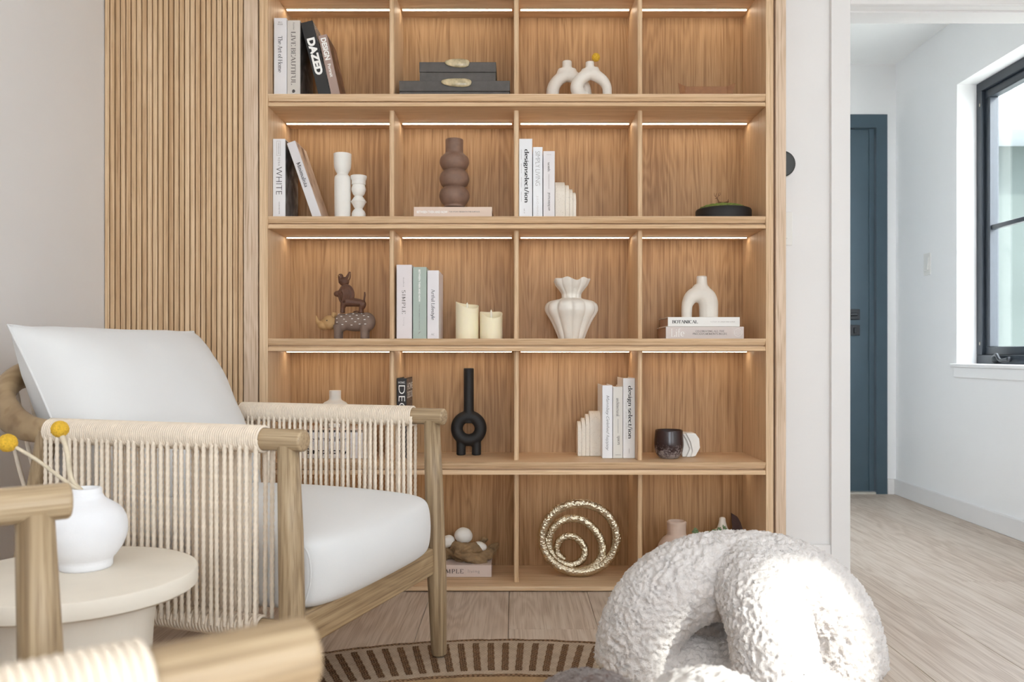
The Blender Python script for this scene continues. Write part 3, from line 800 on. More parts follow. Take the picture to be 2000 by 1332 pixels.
switch('white rocker light switch on the hall wall before the window', (RW, RW * F / (1812 - CX), WZ(516, RW * F / (1812 - CX))), -PI / 2)

# ------------------------------------------------------------------ rug
RC, RR = (-0.024, 1.174), 1.187
rug = thing('round_rug', 'round woven jute rug with brown radial stripes under the armchair and poufs', 'rug', (RC[0], RC[1], 0))
def disc(r0, r1, z0, z1, n=160):
    pr = [(r0, z0), (r1, z0), (r1 + 0.002, (z0 + z1) / 2), (r1, z1), (r0, z1)] if r0 > 0 else [(0, z0), (r1, z0), (r1 + 0.001, (z0 + z1) / 2), (r1, z1), (0, z1)]
    if r0 > 0: pr = pr + [pr[0]]
    return lathe(pr, n)
mk('rug_centre', disc(0, 0.915, 0.0005, 0.0075), M['rug_tan'], rug)
mk('rug_border', disc(0.93, RR - 0.012, 0.0005, 0.0075), M['rug'], rug)
mk('inner_braid', [q for q in [sweep([(0.9225 * math.cos(2 * PI * k / 400), 0.9225 * math.sin(2 * PI * k / 400), 0.0052) for k in range(400)], 0.0052, 6, closed=True, flat=1.4, twist=0.9, lobe=0.25)]][0], M['rug_brown'], rug)
mk('edge_braid', sweep([((RR - 0.007) * math.cos(2 * PI * k / 480), (RR - 0.007) * math.sin(2 * PI * k / 480), 0.0052) for k in range(480)], 0.0052, 6, closed=True, flat=1.3, twist=0.9, lobe=0.2), M['rug_brown'], rug)
# stripe: three raised cords of twisted yarn
def stripe_mesh():
    parts = []
    for s in (-0.0058, 0.0, 0.0058):
        pts = [(0.955 + 0.198 * k / 30, s, 0.0062) for k in range(31)]
        parts.append(sweep(pts, 0.0034, 6, twist=1.1, lobe=0.25))
    return join(parts)
NS = 176
st0 = mk('stripe', stripe_mesh(), M['rug_brown'], rug)
for k in range(1, NS):
    mk('stripe', st0.data, None, rug, rot=(0, 0, 2 * PI * k / NS))

# ------------------------------------------------------------------ armchair
FW = Vector((0.943, -0.333)); ANG1 = math.atan2(FW.y, FW.x)
chair = thing('armchair', 'wooden armchair with white cushions and cream rope sides by the bookcase', 'armchair', (-0.325, 1.925, 0.0112), ANG1)
HW, ARMZ, AR = 0.323, 0.626, 0.0215
def leg(y, front):
    s = 1 if y > 0 else -1
    if front:
        return sweep([(0.0, y, ARMZ - 0.01), (0.006, y, 0.45), (0.013, y + s * 0.004, 0.2), (0.018, y + s * 0.006, 0.004), (0.018, y + s * 0.006, 0.0)], [0.0205, 0.024, 0.0255, 0.0205, 0.018], 18)
    return sweep([(-0.605, y, ARMZ + 0.0), (-0.65, y, 0.42), (-0.70, y, 0.2), (-0.745, y, 0.004), (-0.745, y, 0)], [0.020, 0.024, 0.025, 0.020, 0.018], 18)
for y in (-HW, HW):
    mk('leg', leg(y, True), M['teak'], chair, smooth=True)
    mk('leg', leg(y, False), M['teak'], chair, smooth=True)
    s = 1 if y > 0 else -1
    mk('armrest', rod((-0.60, y, ARMZ), (0.037, y, ARMZ), AR, n=24, rnd=0.005), M['teak_x'], chair)
    soft(chair.children[-1], 50)
    mk('lower_rail', rod((-0.67, y, 0.262), (0.0, y, 0.262), 0.018, n=14), M['teak_x'], chair); soft(chair.children[-1], 50)
# curved back rail
bp_ = [(-0.595, -HW, ARMZ), (-0.655, -HW - 0.004, ARMZ + 0.004), (-0.72, -HW + 0.004, 0.655), (-0.782, -0.285, 0.695), (-0.818, -0.215, 0.735), (-0.835, -0.11, 0.75), (-0.838, 0, 0.753)]
bp_ = bp_ + [(p[0], -p[1], p[2]) for p in reversed(bp_[:-1])]
def brr(t):
    e = min(t, 1 - t)
    return 0.0225 + 0.013 * min(1.0, e / 0.16)
mk('back_rail', sweep(spline(bp_, 8), brr, 18, flat=0.72), M['teak_bent'], chair, smooth=True)
mk('rear_rail', rod((-0.675, -HW, 0.262), (-0.675, HW, 0.262), 0.018, n=14), M['teak_y'], chair); soft(chair.children[-1], 50)
mk('front_rail', bbox(-0.012, 0.014, -HW + 0.012, HW - 0.012, 0.215, 0.285, 0.006, 3), M['teak_y'], chair)
# rope wraps on arms and lower rails
def wrap(x0, x1, y, z, r, pitch, rr):
    n = int(abs(x1 - x0) / pitch); parts = []
    for i in range(n + 1):
        xx = x0 + (x1 - x0) * i / n
        pts = [(xx + 0.0028 * (k / 18 - 0.5), y + r * math.cos(2 * PI * k / 18), z + r * math.sin(2 * PI * k / 18)) for k in range(18)]
        parts.append(sweep(pts, rr, 5, closed=True))
    return join(parts)
X0R, X1R = -0.592, -0.055
for y in (-HW, HW):
    mk('rope_wrap', wrap(X0R, X1R, y, ARMZ, AR + 0.003, 0.0052, 0.0030), M['rope'], chair, smooth=True)
    mk('rail_wrap', wrap(X0R, X1R - 0.005, y, 0.262, 0.021, 0.0075, 0.0036), M['rope'], chair, smooth=True)
# strands
Ltop, Lbot = ARMZ, 0.262
def strand(dy):
    n = 150
    pts = [(0, dy * (1.0 + 0.0 * k), Ltop + (Lbot - Ltop) * k / n) for k in range(n + 1)]
    return sweep(pts, 0.0042, 8, twist=2 * PI / 5.2, lobe=0.13, nl=2, up=(1, 0, 0))
NSTR = 32
for y in (-HW, HW):
    s = 1 if y > 0 else -1
    me_o = me_i = None
    for i in range(NSTR):
        xx = X0R + 0.006 + (X1R - X0R - 0.012) * i / (NSTR - 1)
        for side in (1, -1):
            d = s * side * 0.0215
            key = (y, side)
            xo = xx if side == 1 else xx + 0.009
            if i == 0:
                o = mk('rope_strand', strand(d), M['rope'], chair, smooth=True, loc=(xo, y, 0))
                if side == 1: me_o = o.data
                else: me_i = o.data
            else:
                mk('rope_strand', me_o if side == 1 else me_i, None, chair, loc=(xo, y, 0), rot=(0, random.uniform(-0.006, 0.006), 0))
# rope back
bk = None
for i in range(15):
    yy = -0.25 + 0.5 * i / 14
    p = [(-0.832, yy, 0.74), (-0.78, yy, 0.55), (-0.72, yy, 0.40), (-0.675, yy, 0.262)]
    mk('back_strand', sweep(spline(p, 6), 0.0047, 6), M['rope'], chair, smooth=True)

# cushions
def rounded_cushion(x0, x1, y0, y1, z0, z1, ex=0.28, crown=0.03, n=26, front=0.0):
    """box-like cushion: superellipsoid with a crowned top"""
    cx, cy, cz = (x0 + x1) / 2, (y0 + y1) / 2, (z0 + z1) / 2
    a, b, c = (x1 - x0) / 2, (y1 - y0) / 2, (z1 - z0) / 2
    bm = bmesh.new(); bmesh.ops.create_cube(bm, size=2.0)
    bmesh.ops.subdivide_edges(bm, edges=list(bm.edges), cuts=n, use_grid_fill=True)
    p = 2 / ex
    V, Fc = bm_out(bm); out = []
    for v in V:
        # sharper sampling near edges
        u = [math.copysign(math.sin(abs(t) * PI / 2), t) for t in v]
        l = (sum(abs(t) ** p for t in u)) ** (1 / p)
        u = [t / l for t in u]
        top = max(0.0, u[2])
        kz = crown * (1 - abs(u[0]) ** 2.5) * (1 - abs(u[1]) ** 2.5) * top
        kf = front * max(0.0, u[0]) * (1 - abs(u[1]) ** 3) * (1 - 0.6 * abs(u[2]) ** 2)
        out.append((cx + u[0] * a + kf, cy + u[1] * b, cz + u[2] * c + kz))
    return out, Fc
sc_ = mk('seat_cushion', rounded_cushion(-0.62, 0.022, -0.292, 0.292, 0.278, 0.432, 0.22, 0.03, 30, 0.045), M['linen'], chair, smooth=True)
pip = [(0.022 - 0.010, -0.288, 0.30), (0.024, -0.284, 0.35), (0.020, -0.285, 0.40), (0.0, -0.286, 0.424)]
mk('piping', sweep(spline(pip, 6), 0.002, 6), M['linen'], sc_, smooth=True)

def pillow(w, h, t, nx=44, nz=40, pinch=0.055):
    V, Fc = [], []
    rnd = random.Random(3)
    for side in (1, -1):
        for j in range(nz + 1):
            for i in range(nx + 1):
                u, v = -1 + 2 * i / nx, -1 + 2 * j / nz
                # edges pulled in between the corners
                uu = u * (1 - pinch * (1 - v * v) ** 1.0 * abs(u) ** 3)
                vv = v * (1 - pinch * 1.1 * (1 - u * u) * abs(v) ** 3)
                th = ((1 - abs(u) ** 3.2) * (1 - abs(v) ** 2.8)) ** 0.55
                wr = (0.005 * noise.noise(Vector((u * 2.2, v * 2.2, side * 3.0))) + 0.0035 * noise.noise(Vector((u * 6 + v * 3, v * 5 - u * 2, side * 3.0))) * (abs(u) ** 2 + abs(v) ** 2)) * min(1, th * 1.5)
                V.append((side * (t / 2 * th + wr), uu * w / 2, vv * h / 2))
        off = 0 if side == 1 else (nx + 1) * (nz + 1)
        for j in range(nz):
            for i in range(nx):
                a = off + j * (nx + 1) + i; q = (a, a + 1, a + nx + 2, a + nx + 1)
                Fc.append(q if side == 1 else q[::-1])
    return V, Fc
pl = mk('back_cushion', pillow(0.60, 0.51, 0.25), M['linen'], chair, smooth=True, loc=(-0.628, 0.0, 0.630), rot=(0, -math.radians(28), 0))
w_, h_ = 0.60, 0.51
def rim(nn=60, pinch=0.055):
    out = []
    for e in range(4):
        for k in range(nn // 4):
            s = -1 + 2 * k / (nn // 4)
            u, v = [(s, -1), (1, s), (-s, 1), (-1, -s)][e]
            uu = u * (1 - pinch * (1 - v * v) * abs(u) ** 3); vv = v * (1 - pinch * 1.1 * (1 - u * u) * abs(v) ** 3)
            out.append((0, uu * w_ / 2, vv * h_ / 2))
    return out
mk('seam', sweep(rim(), 0.0028, 6, closed=True), M['linen'], pl, smooth=True)

# second armchair, close to the camera
c2 = copy_tree(chair)
a2 = math.radians(38.5)
f2 = Vector((math.cos(a2), math.sin(a2))); w2 = Vector((-f2.y, f2.x))
end2 = Vector((-0.118, 0.488))
o2 = end2 - f2 * 0.037 + w2 * HW
c2.location = (o2.x, o2.y, 0.0112); c2.rotation_euler = (0, 0, a2); c2.scale = (1, 1, 0.99)
tag(c2, 'wooden armchair close to the camera, cut off by the lower left corner', 'armchair', 'rope armchairs')
chair['group'] = 'rope armchairs'

# ------------------------------------------------------------------ side table with vase
TZ, TZ_, TC, TR = 0.43, 0.4188, (-0.752, 1.448), 0.199
tb = thing('side_table', 'round cream stone side table in front of the rope armchair', 'table', (TC[0], TC[1], 0.0112))
mk('table_top', lathe([(0, TZ_ - 0.033), (TR - 0.006, TZ_ - 0.033), (TR - 0.001, TZ_ - 0.029), (TR, TZ_ - 0.022), (TR, TZ_ - 0.008), (TR - 0.002, TZ_ - 0.002), (TR - 0.007, TZ_), (0, TZ_)], 96), M['stone'], tb); soft(tb.children[-1], 40)
mk('pedestal', lathe([(0, 0.0), (0.125, 0.0), (0.128, 0.004), (0.128, 0.02), (0.12, 0.10), (0.119, 0.2), (0.126, 0.32), (0.134, TZ_ - 0.033)], 72), M['stone'], tb); soft(tb.children[-1], 40)
VY = 1.478
s_ = VY / F
vb = WZ(1122 - 12, VY + 0)   # only for the size of the profile below
vx = WX(167, VY)
prof = [(0, 1122), (46, 1122), (49, 1118), (49, 1110), (50, 1104), (63, 1088), (73, 1066), (76, 1046), (73, 1024), (62, 1006), (44, 993), (35, 986), (30, 978), (29, 968), (26, 966), (23, 968), (23, 990), (40, 1010), (0, 1015)]
pv_ = [(r * s_, (1122 - y) * s_) for r, y in prof]
vt = thing('bud_vase', 'white round ceramic vase holding yellow balls on the side table', 'vase', (vx, VY, TZ))
vm = mk('vase_body', lathe(pv_[:5] + smooth_prof(pv_[4:13], 4)[1:] + pv_[13:], 56), M['white_blue'], vt, smooth=True)
def craspedia(label, ball, r, pts, Yc, group='yellow ball flowers', rs=0.0032):
    b = W(ball[0], ball[1], Yc)
    P = [Vector(p) for p in pts]
    base = P[-1]
    t = thing('craspedia_stem', label, 'flower', base, 0, group)
    mk('stem', sweep([p - base for p in spline([b] + P, 6)], rs, 7), M['stem'], t, smooth=True)
    me = blob([ellipsoid((0, 0, 0), (r, r, r), 28, 18)], r / 12, 1, lambda p: 0.06 * r * noise.noise(p * (9.0 / r) * 0.6))
    mk('flower_head', me, M['yellow'], t, loc=b - base)
    return t
mouth = Vector((vx, VY, TZ + 0.13))
craspedia('yellow ball flower on a long pale stem, left one in the white vase', (15, 865), 0.0155, [W(70, 897, 1.46), W(135, 945, 1.47), mouth + Vector((-0.004, 0.002, 0.0)), mouth + Vector((0.008, 0.004, -0.024))], 1.45)
craspedia('yellow ball flower on a bent stem, right one in the white vase', (117, 838), 0.0150, [W(130, 880, 1.50), W(139, 935, 1.49), mouth + Vector((-0.012, 0.01, 0.0)), mouth + Vector((-0.010, 0.010, -0.022))], 1.51, rs=0.0045)

# ------------------------------------------------------------------ fleece poufs
def curl(amp, fq):
    def f(p):
        wv = noise.noise_vector(p * fq * 0.55)
        n1 = noise.noise(p * fq + wv * 1.5)
        n2 = noise.noise(p * fq * 2.3 + wv * 2.0)
        return amp * ((1 - abs(n1) * 2.2) * 0.75 + n2 * 0.45)
    return f
def arch_pts(a, h, leg_r, n=40, ex=2.4):
    out = []
    for k in range(n + 1):
        t = PI * k / n
        c, s = math.cos(t), math.sin(t)
        out.append((math.copysign(abs(c) ** (2 / ex), c) * a, 0, leg_r * 0.0 + s ** (2 / ex) * h))
    return out
TRAD = 0.089
def arch(ang, a=0.215, h=0.318, r=TRAD, base=0.0):
    P = [(-a - 0.004, 0, 0.0), (-a - 0.002, 0, 0.05)] + [(p[0], p[1], 0.10 + (p[2]) * (h - 0.10) / h) for p in arch_pts(a, h, r)] + [(a + 0.002, 0, 0.05), (a + 0.004, 0, 0.0)]
    c, s = math.cos(ang), math.sin(ang)
    P = [(p[0] * c - p[1] * s, p[0] * s + p[1] * c, p[2]) for p in P]
    return sweep(P, r, 28)
pf = thing('arch_pouf', 'white curly fleece pouf of two crossed arches in front of the bookcase', 'pouf', (0.485, 1.83, 0.0125))
me = blob([arch(math.radians(-1), a=0.220, h=0.314), arch(math.radians(95), a=0.212, h=0.316, r=0.079), ellipsoid((0, 0, 0.303), (0.105, 0.105, 0.09))], 0.0036, 6, curl(0.0085, 78.0), True)
mk('body', me, M['fleece'], pf)
pf2 = thing('twin_arch_pouf', 'brown and white fleece pouf at the bottom edge of the picture', 'pouf', (0.165, 0.948, 0.0125))
me = blob([arch(math.radians(90), a=0.20, r=0.098, h=0.305)], 0.005, 5, curl(0.0085, 58.0), True)
mk('brown_arch', me, M['fleece_brown'], pf2, loc=(-0.072, 0.012, 0))['label'] = 'brown curly fleece arch'
me = blob([arch(math.radians(90), a=0.20, r=0.098, h=0.305)], 0.005, 5, curl(0.0085, 54.0), True)
mk('white_arch', me, M['fleece'], pf2, loc=(0.076, 0.022, 0))['label'] = 'white curly fleece arch'

# ------------------------------------------------------------------ books
_bookmats = {}
def bm_(rgb):
    if rgb not in _bookmats: _bookmats[rgb] = book_mat('book_cloth', rgb)
    return _bookmats[rgb]
def book(label, w, h, d, rgb, loc, lean=0.0, group=None, pages='pages', side=None, board=0.0028, rz=0.0):
    """upright book, spine at y=0 facing the room; local x thickness, z height, y depth.
    lean < 0 tips the top to the left about the lower left edge; lean = -pi/2 lays it flat, spine to the room."""
    t = bpy.data.objects.new('book', None); t.empty_display_size = 0.03
    sc.collection.objects.link(t); tag(t, label, 'book', group or 'books in the bookcase')
    t.location = loc; t.rotation_mode = 'XYZ'; t.rotation_euler = (0, lean, rz)
    cov = join([bbox(0, w, 0, board, 0, h, 0.0010, 2), bbox(0, board, board, d, 0, h, 0.0008, 1), bbox(w - board, w, board, d, 0, h, 0.0008, 1)])
    mk('cover', cov, bm_(rgb), t)
    mk('pages', box(board, w - board, board, d - 0.004, 0.004, h - 0.004), M[pages], t)
    if side:
        mk('cover_picture', box(w, w + 0.0004, 0.004, d - 0.002, 0.003, h - 0.003), side, t)
    return t
def up(x0, x1, ytop, Y, shelf_z):
    """width, height, location of an upright book from its outline in the picture"""
    return (x1 - x0) * Y / F, WZ(ytop, Y) - shelf_z, (WX(x0, Y), Y, shelf_z)
E0 = 0.0006
def ltr(b, g, mat, L, Hh, cz, cx, mode='down', shear=0.0):
    return lettering(b, g, M[mat], (cx, cz), L, Hh, mode, shear)
def px(v, Y): return v * Y / F

YS = 2.905
# --- row 1
w, h, l = up(535, 560, 35, YS, S1)
b = book('white book The Art of Home, first on the top shelf', w, h, 0.19, (226, 224, 226), l)
zc = lambda y, Y, s: WZ(y, Y) - s
ltr(b, serif_text('The Art of Home', .13, .045), 'ink', px(71, YS), px(8.5, YS), zc(106, YS, S1), w * .5)
ltr(b, sans_text('BELA'), 'ink_grey', px(8, YS), px(2, YS), zc(43.5, YS, S1), w * .5, 'flat')
ltr(b, sans_text('MUSE'), 'ink_grey', px(10, YS), px(2.6, YS), zc(47.5, YS, S1), w * .5, 'flat')
w, h, l = up(561, 586, 39.5, YS, S1)
b = book('greige book Live Beautiful beside the black leaning book', w, h, 0.19, (208, 201, 193), l, side=photo_mat('cover_grey_photo', [(0.35, srgb(60, 56, 54)), (0.55, srgb(110, 104, 100)), (0.75, srgb(150, 145, 140))], 9.0))
ltr(b, serif_text('LIVE BEAUTIFUL', .17, .035, .12), 'ink_grey', px(104, YS), px(9.2, YS), zc(114, YS, S1), w * .48)
ltr(b, serif_text('home', .09, .05, 0), 'ink_grey', px(15, YS), px(4, YS), zc(51, YS, S1), w * .52, shear=.25)
ltr(b, sans_text('e', .03), 'ink', px(6.5, YS), px(6, YS), zc(178, YS, S1), w * .5)
def leaning(label, tl, tr, bl, Y, sz, d, rgb, side=None):
    a = math.atan2((bl[0] - tl[0]), (bl[1] - tl[1]))
    ww = math.hypot(tr[0] - tl[0], tr[1] - tl[1]) * Y / F
    base = WX(bl[0] + (690 - (sz - H) * F / Y - bl[1]) * math.tan(a), Y)
    top = WZ(tl[1], Y)
    hh = (top - sz) / math.cos(a)
    return book(label, ww, hh, d, rgb, (base, Y, sz), -a, side=side), ww, hh, a
b, w, h, a = leaning('black book Dazed leaning to the left on the top shelf', (587, 45), (610, 39.5), (621, 181), YS, S1, 0.16, (40, 38, 37), photo_mat('cover_script_print', [(0.42, srgb(40, 36, 34)), (0.5, srgb(220, 214, 206)), (0.6, srgb(44, 40, 38))], 42.0, 3.0))
ltr(b, sans_text('DAZED', .055), 'ink_white', px(74, YS), px(15.5, YS), h - px(70, YS), w * .5)
b, w, h, a = leaning('taupe book Design leaning against the black book', (621.5, 70), (638, 66.5), (646, 181), YS, S1, 0.15, (166, 141, 130), photo_mat('cover_brown_photo', [(0.35, srgb(70, 46, 36)), (0.55, srgb(132, 98, 80)), (0.75, srgb(176, 140, 120))], 8.0))
ltr(b, sans_text('DESIGN', .04), 'ink_white', px(44, YS), px(10.5, YS), h - px(28, YS), w * .5)
ltr(b, sans_text('Portrait', .02), 'ink_white', px(26, YS), px(6, YS), h - px(71, YS), w * .52)
# --- row 2
w, h, l = up(533, 557, 271, YS, S2)
b = book('white book titled White, first on the second shelf', w, h, 0.175, (230, 230, 232), l, side=photo_mat('cover_bw_photo', [(0.3, srgb(36, 34, 34)), (0.5, srgb(120, 118, 118)), (0.7, srgb(186, 184, 182))], 7.0))
ltr(b, sans_text('WHITE', -.015), 'ink', px(54, YS), px(11.5, YS), zc(353, YS, S2), w * .5)
ltr(b, sans_text('RENA', -.01, 1.4), 'ink_grey', px(16, YS), px(4, YS), zc(316, YS, S2), w * .5)
ltr(b, sans_text('COLOR AND TONE'), 'ink_grey', px(24, YS), px(2, YS), zc(406, YS, S2), w * .52)
mk('printed_frame', join([box(w * .3, w * .62, -.0005, -.0002, h - px(33, YS), h - px(32.4, YS)), box(w * .3, w * .62, -.0005, -.0002, h - px(5, YS), h - px(4.4, YS)), box(w * .3, w * .32, -.0005, -.0002, h - px(33, YS), h - px(4.4, YS)), box(w * .60, w * .62, -.0005, -.0002, h - px(33, YS), h - px(4.4, YS))]), M['ink_pale'], b)
ltr(b, sans_text('THE SIMPLE HOME'), 'ink_grey', px(23, YS), px(1.8, YS), h - px(18.5, YS), w * .48)
b, w, h, a = leaning('pale grey book Minimalista leaning with a beige interior on its cover', (560, 280), (576.5, 275.5), (609, 421), YS, S2, 0.155, (215, 211, 212), photo_mat('cover_beige_photo', [(0.3, srgb(96, 72, 58)), (0.42, srgb(196, 172, 152)), (0.7, srgb(222, 205, 190))], 6.0))
ltr(b, serif_text('Minimalista', .15, .045, .1), 'ink', px(50, YS), px(8, YS), h - px(68, YS), w * .52)
w, h, l = up(1014, 1039.5, 271, YS, S2)
b = book('white book designselect/ion beside the divider on the second shelf', w, h, 0.18, (231, 231, 233), l)
ltr(b, serif_text('designselect/ion', .17, .085, .09), 'ink', px(104, YS), px(11, YS), zc(343.5, YS, S2), w * .54)
for yy in (302, 328.5, 356, 384): ltr(b, sans_text('Interior architecture'), 'ink_grey', px(19, YS), px(1.4, YS), zc(yy, YS, S2), w * .17)
ltr(b, sans_text('vol. 4'), 'ink_grey', px(9, YS), px(2.2, YS), zc(412, YS, S2), w * .4)
w, h, l = up(1041, 1059.5, 287, YS, S2)
b = book('white book Simply Living between designselect/ion and an upside-down book', w, h, 0.17, (232, 233, 235), l)
ltr(b, sans_text('SIMPLY LIVING', -.022, .9), 'ink_grey', px(67, YS), px(8.5, YS), zc(329, YS, S2), w * .5)
ltr(b, sans_text('JULIO MARAS', -.02), 'ink_pale', px(39, YS), px(4.6, YS), zc(402, YS, S2), w * .45)
w, h, l = up(1061, 1083.5, 295, YS, S2)
b = book('pale book spaces architectural, upside down beside the stone bookend', w, h, 0.17, (224, 219, 219), l)
ltr(b, serif_text('architectural', .16, .07, .08), 'ink_grey', px(35, YS), px(5.2, YS), zc(394, YS, S2), w * .48, 'up')
ltr(b, serif_text('spaces', .16, .07, .08), 'ink_grey', px(18, YS), px(5, YS), zc(326, YS, S2), w * .5, 'up')
mk('printed_line', box(w * .48, w * .50, -.0005, -.0002, zc(369, YS, S2), zc(340, YS, S2)), M['ink_grey'], b)
ltr(b, sans_text('|||||'), 'ink_pale', px(8, YS), px(2, YS), zc(302, YS, S2), w * .5, 'flat')
# flat book with the brown vase
def flat(label, x0, x1, y0, Y, sz, d, rgb, thick=None, **kw):
    sz = sz + 0.0004
    w_ = thick if thick else WZ(y0, Y) - sz
    h_ = (x1 - x0) * Y / F
    return book(label, w_, h_, d, rgb, (WX(x1, Y), Y, sz), -PI / 2, **kw), w_, h_
YV = 2.93
b, w, h = flat('blush book Between Then and Now lying under the brown bubble vase', 808, 961, 404, YV, S2, 0.19, (222, 200, 183))
FLAT_B = S2 + w + 0.0009
ltr(b, sans_text('BETWEEN THEN AND NOW', .03), 'ink_white', px(60, YV), px(5, YV), h - px(36, YV), w * .6)
ltr(b, sans_text('THE STORY BENEATH THE SURFACE', .0), 'ink_grey', px(60, YV), px(2.6, YV), h - px(99, YV), w * .62)
# --- row 3
YR = 2.90
w, h, l = up(774.5, 804.5, 517, YR, S3)
b = book('pink-white book Simple Living, tallest of three beside the candles', w, h, 0.18, (222, 213, 213), l)
ltr(b, serif_text('SIMPLE', .16, .04, .12, .16), 'ink_grey', px(46, YR), px(7, YR), zc(590, YR, S3), w * .47)
ltr(b, serif_text('modern', .08, .05, .05, .2), 'ink_grey', px(18, YR), px(3, YR), zc(551, YR, S3), w * .47, shear=.2)
ltr(b, serif_text('living', .08, .05, .05, .2), 'ink_pale', px(16, YR), px(4, YR), zc(628, YR, S3), w * .47)
w, h, l = up(806.5, 833, 521.5, YR, S3)
b = book('sage green book Between Then and Now in a row of three', w, h, 0.18, (168, 180, 170), l)
ltr(b, sans_text('BETWEEN THEN AND NOW', .03), 'ink_white', px(63, YR), px(3.6, YR), zc(558, YR, S3), w * .48)
ltr(b, sans_text('THE STORY BENEATH THE SURFACE'), 'ink_grey', px(50, YR), px(1.8, YR), zc(619, YR, S3), w * .48)
mk('printed_leaf', join([sweep(spline([(w * .38, -.0006, zc(654, YR, S3)), (w * .5, -.0006, zc(649, YR, S3)), (w * .62, -.0006, zc(648, YR, S3))], 4), [0.0003, 0.0012, 0.0003], 4), sweep(spline([(w * .4, -.0006, zc(648, YR, S3)), (w * .52, -.0006, zc(651, YR, S3))], 4), [0.0003, 0.0010, 0.0003], 4)]), M['ink_pale'], b)
w, h, l = up(834.5, 857, 528, YR, S3)
b = book('pale book Artful Lifestyle beside the large candle', w, h, 0.175, (224, 219, 221), l)
ltr(b, serif_text('Artful Lifestyle', .12, .05, .08), 'ink', px(60, YR), px(9, YR), zc(595, YR, S3), w * .46)
ltr(b, serif_text('AE', .12, .05, .08), 'ink_grey', px(6.5, YR), px(3.5, YR), zc(653, YR, S3), w * .47, 'flat')
YB_ = 2.915
b, wl, h = flat('greige book Life lying below the white Botanical book', 1300.5, 1453, 638, YB_, S3, 0.185, (205, 194, 189), pages='pages_pink')
ltr(b, serif_text('Life', .10, .04, .1), 'ink_white', px(26, YB_), px(16, YB_), h - px(23, YB_), wl * .5)
ltr(b, serif_text('CELEBRATING ALL THE', .13, .06, .1), 'ink', px(56, YB_), px(3.6, YB_), h - px(86, YB_), wl * .62)
ltr(b, serif_text('PRECIOUS MOMENTS IN LIFE', .13, .06, .1), 'ink', px(67, YB_), px(3.6, YB_), h - px(86, YB_), wl * .40)
cxm, czm, rm = wl * .5, h - px(141, YB_), px(7.4, YB_)
mk('printed_emblem', join([sweep([(cxm + rm * math.cos(2 * PI * k / 32), -.0005, czm + rm * math.sin(2 * PI * k / 32)) for k in range(32)], 0.00045, 5, closed=True)] +
   [sweep([(cxm + q * rm, -.0005, czm - rm * f), (cxm + q * rm, -.0005, czm + rm * f)], 0.0003, 4) for q, f in ((-.55, .45), (-.2, .8), (.15, .8), (.5, .5))]), M['ink_white'], b)
LIFE_T = S3 + wl + 0.0005
b, wb, h = flat('white book Botanical lying under the small arch vase', 1304.5, 1445, 619.3, YB_, LIFE_T, 0.185, (230, 228, 224), pages='pages_pink')
ltr(b, serif_text('BOTANICAL', .19, .04, .1), 'ink', px(50, YB_), px(6.6, YB_), h - px(33.5, YB_), wb * .5)
ltr(b, sans_text('A STUDY OF GREEN AND SHADE'), 'ink_pale', px(48, YB_), px(2.4, YB_), h - px(107, YB_), wb * .5)
BOT_T = LIFE_T + wb + 0.0009
# --- row 4
YQ = 2.958
w, h, l = up(1176.5, 1196.2, 752.5, YQ, S4)
kw = dict(pages='pages_pink')
b = book('white book with a handwritten black title beside the stone bookend', w, h, 0.17, (232, 232, 234), l, **kw)
ltr(b, serif_text('Mannbay Gelehed happay', .075, .05, 0), 'ink', px(108, YQ), px(7.5, YQ), zc(826, YQ, S4), w * .5, shear=.35)
w, h, l = up(1197.2, 1216.3, 755, YQ, S4)
b = book('off-white book architectural spaces between two white books', w, h, 0.17, (220, 216, 208), l, **kw)
ltr(b, serif_text('architectural', .15, .06, .08), 'ink_grey', px(35, YQ), px(6, YQ), zc(795, YQ, S4), w * .5)
ltr(b, serif_text('spaces', .15, .06, .08), 'ink_grey', px(18, YQ), px(6, YQ), zc(860, YQ, S4), w * .52)
mk('printed_line', box(w * .5, w * .53, -.0005, -.0002, zc(846, YQ, S4), zc(818, YQ, S4)), M['ink_grey'], b)
ltr(b, sans_text('natural'), 'ink_grey', px(10, YQ), px(2.2, YQ), zc(888, YQ, S4), w * .5, 'flat')
w, h, l = up(1217.0, 1240.2, 738.5, YQ, S4)
b = book('white book design select/ion, tallest beside the divider on the fourth shelf', w, h, 0.17, (228, 226, 224), l, **kw)
ltr(b, serif_text('design select/ion', .15, .06, .09), 'ink', px(103, YQ), px(10.5, YQ), zc(805, YQ, S4), w * .56)
for yy in (792, 811, 832, 851): ltr(b, sans_text('Interior architecture'), 'ink_grey', px(13, YQ), px(1.2, YQ), zc(yy, YQ, S4), w * .26)
ltr(b, sans_text('issue'), 'ink_grey', px(9, YQ), px(1.8, YQ), zc(881, YQ, S4), w * .52)
# black home decor book
YH = 2.955
b = book('black book Home Decor standing behind the far chair arm', px(18, YH), WZ(738.5, YH) - S4, 0.175, (40, 36, 37), (WX(775.5, YH), YH, S4), side=photo_mat('cover_dark_photo', [(0.35, srgb(34, 28, 28)), (0.55, srgb(90, 76, 70)), (0.72, srgb(170, 160, 152))], 18.0), rz=0.0)
w, h = px(18, YH), WZ(738.5, YH) - S4
ltr(b, sans_text('DECOR', -.01), 'ink_white', px(92, YH), px(12.5, YH), h - px(60, YH), w * .52)
ltr(b, serif_text('HOME', .13, .05, .1, .12), 'ink_white', px(13, YH), px(4.2, YH), h - px(8.5, YH), w * .5, 'flat')
for k, tx in enumerate(('HOME', 'DECOR')):
    V, Fc = sans_text(tx, .01)
    lettering(b, (V, Fc), M['ink_white'], (0.10, h - 0.03 - 0.03 * k), 0.15, 0.024, 'flat', plane='side', y=w + 0.0008)
YP = 2.95
